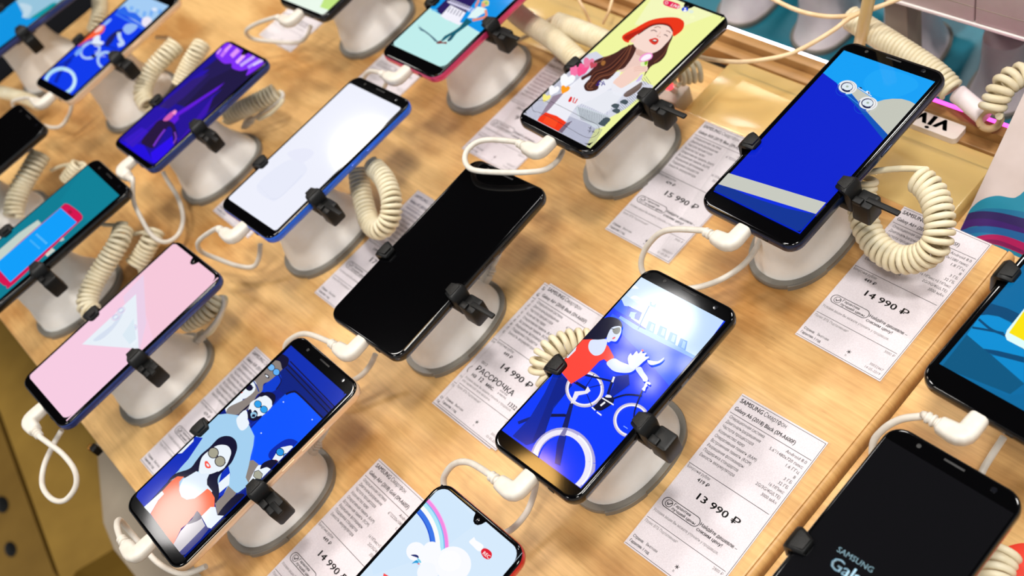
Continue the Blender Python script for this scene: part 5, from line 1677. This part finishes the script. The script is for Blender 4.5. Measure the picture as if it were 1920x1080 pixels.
SW = [((30, 132, 160), [(1790, 470), (1800, 428), (1815, 398), (1838, 376), (1868, 367), (1898, 371), (1912, 366), (1960, 340), (1980, 520), (1880, 540)]),
      ((22, 108, 150), [(1808, 412), (1840, 392), (1900, 394), (1960, 408), (1960, 420), (1880, 408), (1830, 408), (1802, 430)]),
      ((46, 30, 92), [(1808, 404), (1840, 396), (1890, 402), (1960, 424), (1960, 446), (1890, 424), (1840, 420), (1800, 428)]),
      ((60, 26, 110), [(1812, 414), (1850, 410), (1900, 422), (1960, 444), (1960, 450), (1880, 432), (1830, 424), (1802, 432)]),
      ((24, 96, 158), [(1798, 434), (1840, 424), (1890, 430), (1960, 452), (1960, 470), (1880, 444), (1830, 438), (1800, 446)]),
      ((24, 118, 168), [(1800, 444), (1840, 436), (1890, 444), (1960, 470), (1960, 482), (1880, 454), (1830, 448), (1804, 456)]),
      ((168, 22, 92), [(1818, 450), (1850, 440), (1890, 444), (1950, 470), (1950, 490), (1880, 462), (1840, 456), (1822, 462)]),
      ((120, 16, 84), [(1830, 452), (1870, 450), (1920, 470), (1920, 476), (1870, 458), (1835, 458)]),
      ((22, 128, 170), [(1830, 462), (1870, 462), (1920, 482), (1950, 500), (1900, 500), (1850, 478)])]
V, F, MI = [], [], []
me = bpy.data.meshes.new('swirl_print')
for i, (c, pts) in enumerate(SW):
    q = [on_panel(*p) for p in pts]
    cv = [(p.x, p.y) for p in catmull([(x, y, 0) for x, y in q], 5, True)]
    cv = [(max(0.0003, min(w - .0003, x)), max(base0, y)) for x, y in cv]
    v3 = [Vector((x, y, 0)) for x, y in cv]
    n = len(V)
    V += [tuple(pq(x, y, 0.00008 + i * 0.00003)) for x, y in cv]
    for tr in tessellate_polygon([v3]):
        F.append(tuple(n + k for k in tr))
        MI.append(i)
me.from_pydata(V, [], F)
for c, _ in SW:
    me.materials.append(mat('swirl_print', c, 0.3))
me.polygons.foreach_set('material_index', MI)
o = bpy.data.objects.new('swirl_print', me)
col.objects.link(o)
o.parent = pe

# raised pale case at the top right, two doors
c0 = at(1700, 11, 0.03)
ce = empty('display_case', 'pale pinkish case with two doors and a white lower edge, top right', 'case', (c0.x + 0.05, c0.y + .06, 0.03))
xs = at(1829, 46, 0.03).x - ce.location.x
def cb(x0, x1, y0, y1, z0, z1):
    return ((x0 + x1) / 2, (y0 + y1) / 2, (z0 + z1) / 2), (x1 - x0, y1 - y0, z1 - z0)
dy = c0.y - ce.location.y
Geo().box(*cb(-0.10, 0.45, dy + .004, dy + .05, 0.001, 0.16), 0.001).build('body', M['warm_white'], ce)
Geo().box(*cb(-0.10, xs - .0006, dy, dy + .004, 0.0035, 0.16), 0.0006).build('door', M['warm_white'], ce)
Geo().box(*cb(xs + .0006, 0.45, dy, dy + .004, 0.0035, 0.16), 0.0006).build('door', M['warm_white'], ce)
Geo().box(*cb(-0.10, 0.45, dy - .001, dy + .006, 0.0, 0.003), 0.0006).build('lower_edge', mat('case_edge', (246, 236, 232), 0.35), ce)
for a_, b_ in ((-0.10, xs - .0006), (xs + .0006, 0.45)):
    Geo().box(*cb(a_, b_, dy - .0002, dy + .001, 0.017, 0.0174), 0).build('door_groove', M['grey_panel'], ce, smooth=False)
for xx in (-0.07, 0.42):
    Geo().box(*cb(xx - .01, xx + .01, dy + .015, dy + .035, -0.19, 0.002), 0.001).build('leg', M['grey_panel'], ce)

# the facing display beyond: teal board, white stands, phones turned away
tag(Geo().box((0.05, 0.90, -0.17), (1.5, 0.98, 0.02), 0.002).build('teal_board', noisy(mat('teal_board', (26, 122, 142), 0.4), (22, 112, 134), (32, 132, 150), (10, 10, 10), 3)), 'teal board of the facing display beyond the wooden rail', 'board')
M['pinkish'] = noisy(mat('pink_lit_white', (246, 232, 234), 0.4, 0.4), (240, 224, 228), (250, 238, 238), (40, 40, 40), 3)  # white plastic with the pink strip's glow put into its colour
FAR = [  # x ; label ; shell
 (-0.222, 'blurred white stand beyond the rail, nearest the red beret phone', 'navy_frame'),
 (-0.126, 'blurred white stand beyond the rail, left of the cream post', 'navy_frame'),
 (-0.030, 'blurred white stand beyond the rail, right of the cream post', 'black_frame'),
 (0.066, 'blurred white stand beyond the rail, under a red edged phone', 'red_frame'),
 (0.162, 'blurred white stand beyond the rail at the right edge', 'navy_frame')]
for i, (px, lab, fm) in enumerate(FAR):
    f = Vector((px, 0.50, -0.16))
    e = empty('display_stand', lab, 'stand', f, (0, 0, math.pi + .05), 'white stands of the facing display')
    h = 0.070
    Geo().loft([foot_ring(1, 0.0), foot_ring(1, 0.004), foot_ring(1, 0.005, -0.0006)]).build('foot_ring', M['foot'], e)
    prof = [(0.92, 0.005), (0.89, 0.008), (0.84, 0.0125), (0.78, 0.019), (0.72, 0.028), (0.67, 0.04), (0.64, h)]
    Geo().loft([foot_ring(s_, z_, 0, 56) for s_, z_ in prof]).build('body', M['pinkish'], e)
    Geo().box((0, 0, h + .006), (0.04, 0.02, 0.016), 0.002).build('mount_plate', M['black_plastic'], e)
    tilt = math.radians(-47)
    mt = Matrix.Translation((0, 0, h + .024)) @ Matrix.Rotation(-tilt, 4, 'X')
    for sd in (-1, 1):
        Geo().box((sd * 0.0420, 0, 0.0), (0.010, 0.014, 0.022), 0.002, mt).build('clamp_block', M['black_plastic'], e)
    Geo().box((0, 0, -.0095), (0.09, 0.011, 0.006), 0.001, mt).build('clamp_bar', M['black_plastic'], e)
    mw = Matrix.Translation(f) @ Matrix.Rotation(math.pi + .05, 4, 'Z') @ mt
    p = empty('smartphone', lab.replace('blurred white stand', 'blurred tilted phone turned away').replace('under a red edged phone', 'above the second stand from the right edge'), 'phone', mw.translation, mw.to_euler(), 'phones of the facing display')
    def ring2(z, ins):
        return [Vector((x, y, z)) for x, y in rrect(.073 - 2 * ins, .157 - 2 * ins, .009 - ins, 6)]
    Geo().loft([ring2(-.0045, .002), ring2(-.004, .0005), ring2(-.002, 0), ring2(.002, 0), ring2(.0032, .0004)]).build('shell', M[fm], p)
    Geo().loft([ring2(.0028, .001), ring2(.0038, .001), ring2(.004, .002)]).build('front_glass', M['black_gloss'], p)

coil('big cream coiled cord crossing behind the top of the car phone', [(1596, 34, .030), (1630, 56, .030), (1680, 88, .030), (1726, 118, .028), (1762, 146, .026), (1784, 170, .022)], R=.0075, r=.0019, pitch=.0034)
coil('pale coiled cord at the right edge above the slanted panel', [(1926, 138, .045), (1900, 146, .045), (1878, 166, .042), (1866, 190, .036), (1856, 212, .030)], R=.0066, r=.0026, pitch=.0056)
# open ended pale tube with a thick rim
q0, q1 = at(1796, 176, 0.014), at(1846, 218, 0.012)
te = empty('pale_tube', 'pale open ended tube on the rail beside the name plate', 'tube', q0)
Geo().tube([Vector((0, 0, 0)), (q1 - q0) * .5, (q1 - q0)], .0068, 18, True).build('sleeve', M['pinkish'], te)
ctr = at(1856, 224, 0.012) - q0
ax = (CAM_LOC - (ctr + q0)).normalized()
ax = (ax + Vector((0.2, -0.5, 0.1))).normalized()
u_ = ax.orthogonal().normalized()
v_ = ax.cross(u_)
ringp = [ctr + (u_ * math.cos(a) + v_ * math.sin(a)) * .0066 for a in [2 * math.pi * i / 28 for i in range(29)]]
Geo().tube(ringp, .0026, 10, False).build('rim', M['cream'], te, angle=80)

# ------------------------------------------------------------------ in front of and below the table
def prism(name, pts, z0, z1, m, label, cat):
    cx = sum(p[0] for p in pts) / len(pts)
    cy = sum(p[1] for p in pts) / len(pts)
    e = empty(name, label, cat, (cx, cy, z0))
    q = [(p[0] - cx, p[1] - cy) for p in pts]
    ar = sum(q[i - 1][0] * q[i][1] - q[i][0] * q[i - 1][1] for i in range(len(q)))
    if ar < 0:
        q.reverse()
    Geo().loft([[Vector((x, y, 0)) for x, y in q], [Vector((x, y, z1 - z0)) for x, y in q]]).build('body', m, e, smooth=False)
    return e
ochre = noisy(mat('ochre_panel', (138, 108, 40), 0.5, 0.35), (128, 98, 34), (148, 116, 46), (8, 8, 8), 3)
ochre2 = noisy(mat('ochre_panel_low', (120, 92, 30), 0.5, 0.35), (112, 84, 26), (128, 98, 36), (8, 8, 8), 3)
def gp(px, py, z):
    v = at(px, py, z)
    return (v.x, v.y)
prism('grey_plinth', [gp(180, 820, -.30), gp(194, 980, -.30), gp(214, 1030, -.30), gp(262, 1090, -.30), gp(420, 1200, -.30), (-.1, -.26), (-.58, -.26)], -0.90, -0.30, M['grey_panel'], 'grey plinth below the front edge at the bottom left', 'plinth')
prism('ochre_bench', [gp(-40, 700, -.50), gp(0, 772, -.50), gp(60, 938, -.50), gp(120, 1105, -.50), (-.66, -.50), (-.61, -.36), (-.61, -.29), (-1.3, -.29)], -0.90, -0.50, ochre, 'ochre bench beside the grey plinth at the bottom left', 'bench')
lowe = prism('perforated_panel', [gp(-160, 700, -.62), gp(-20, 740, -.62), gp(100, 1070, -.62), gp(160, 1160, -.62), gp(-200, 1200, -.62)], -0.90, -0.62, ochre2, 'lower ochre panel with dark finger holes, bottom left corner', 'panel')
for px, py, rr in ((4, 946, .020), (20, 1030, .017)):
    c = at(px, py, -.62) - lowe.location
    Geo().loft([[Vector((c.x + r * math.cos(a), c.y + r * .55 * math.sin(a), c.z + zz)) for a in [2 * math.pi * i / 24 for i in range(24)]] for r, zz in ((rr, -.004), (rr, .0006), (rr * .9, .0010))]).build('finger_hole', M['black_plastic'], lowe)
hg = empty('brass_latch', 'small dark latch with brass catch under the front table edge', 'latch', at(180, 843, -0.016))
Geo().box((0, 0, 0), (.007, .006, .009), .001).build('dark_block', M['black_plastic'], hg)
Geo().box((-.005, -.002, .001), (.004, .005, .005), .001).build('brass_catch', mat('brass_catch', (170, 120, 50), 0.3, 0.5, 0.8), hg)
rd = at(1936, 1092, 0.0)
tag(Geo().loft([[Vector((rd.x + r * math.cos(a), rd.y + r * math.sin(a), rd.z + z)) for a in [2 * math.pi * i / 48 for i in range(48)]] for r, z in ((.0215, 0), (.0215, .0004), (.021, .0006))]).build('red_sticker', mat('red_sticker', (214, 52, 30), 0.4)), 'round red sticker on the side board in the bottom right corner', 'sticker')
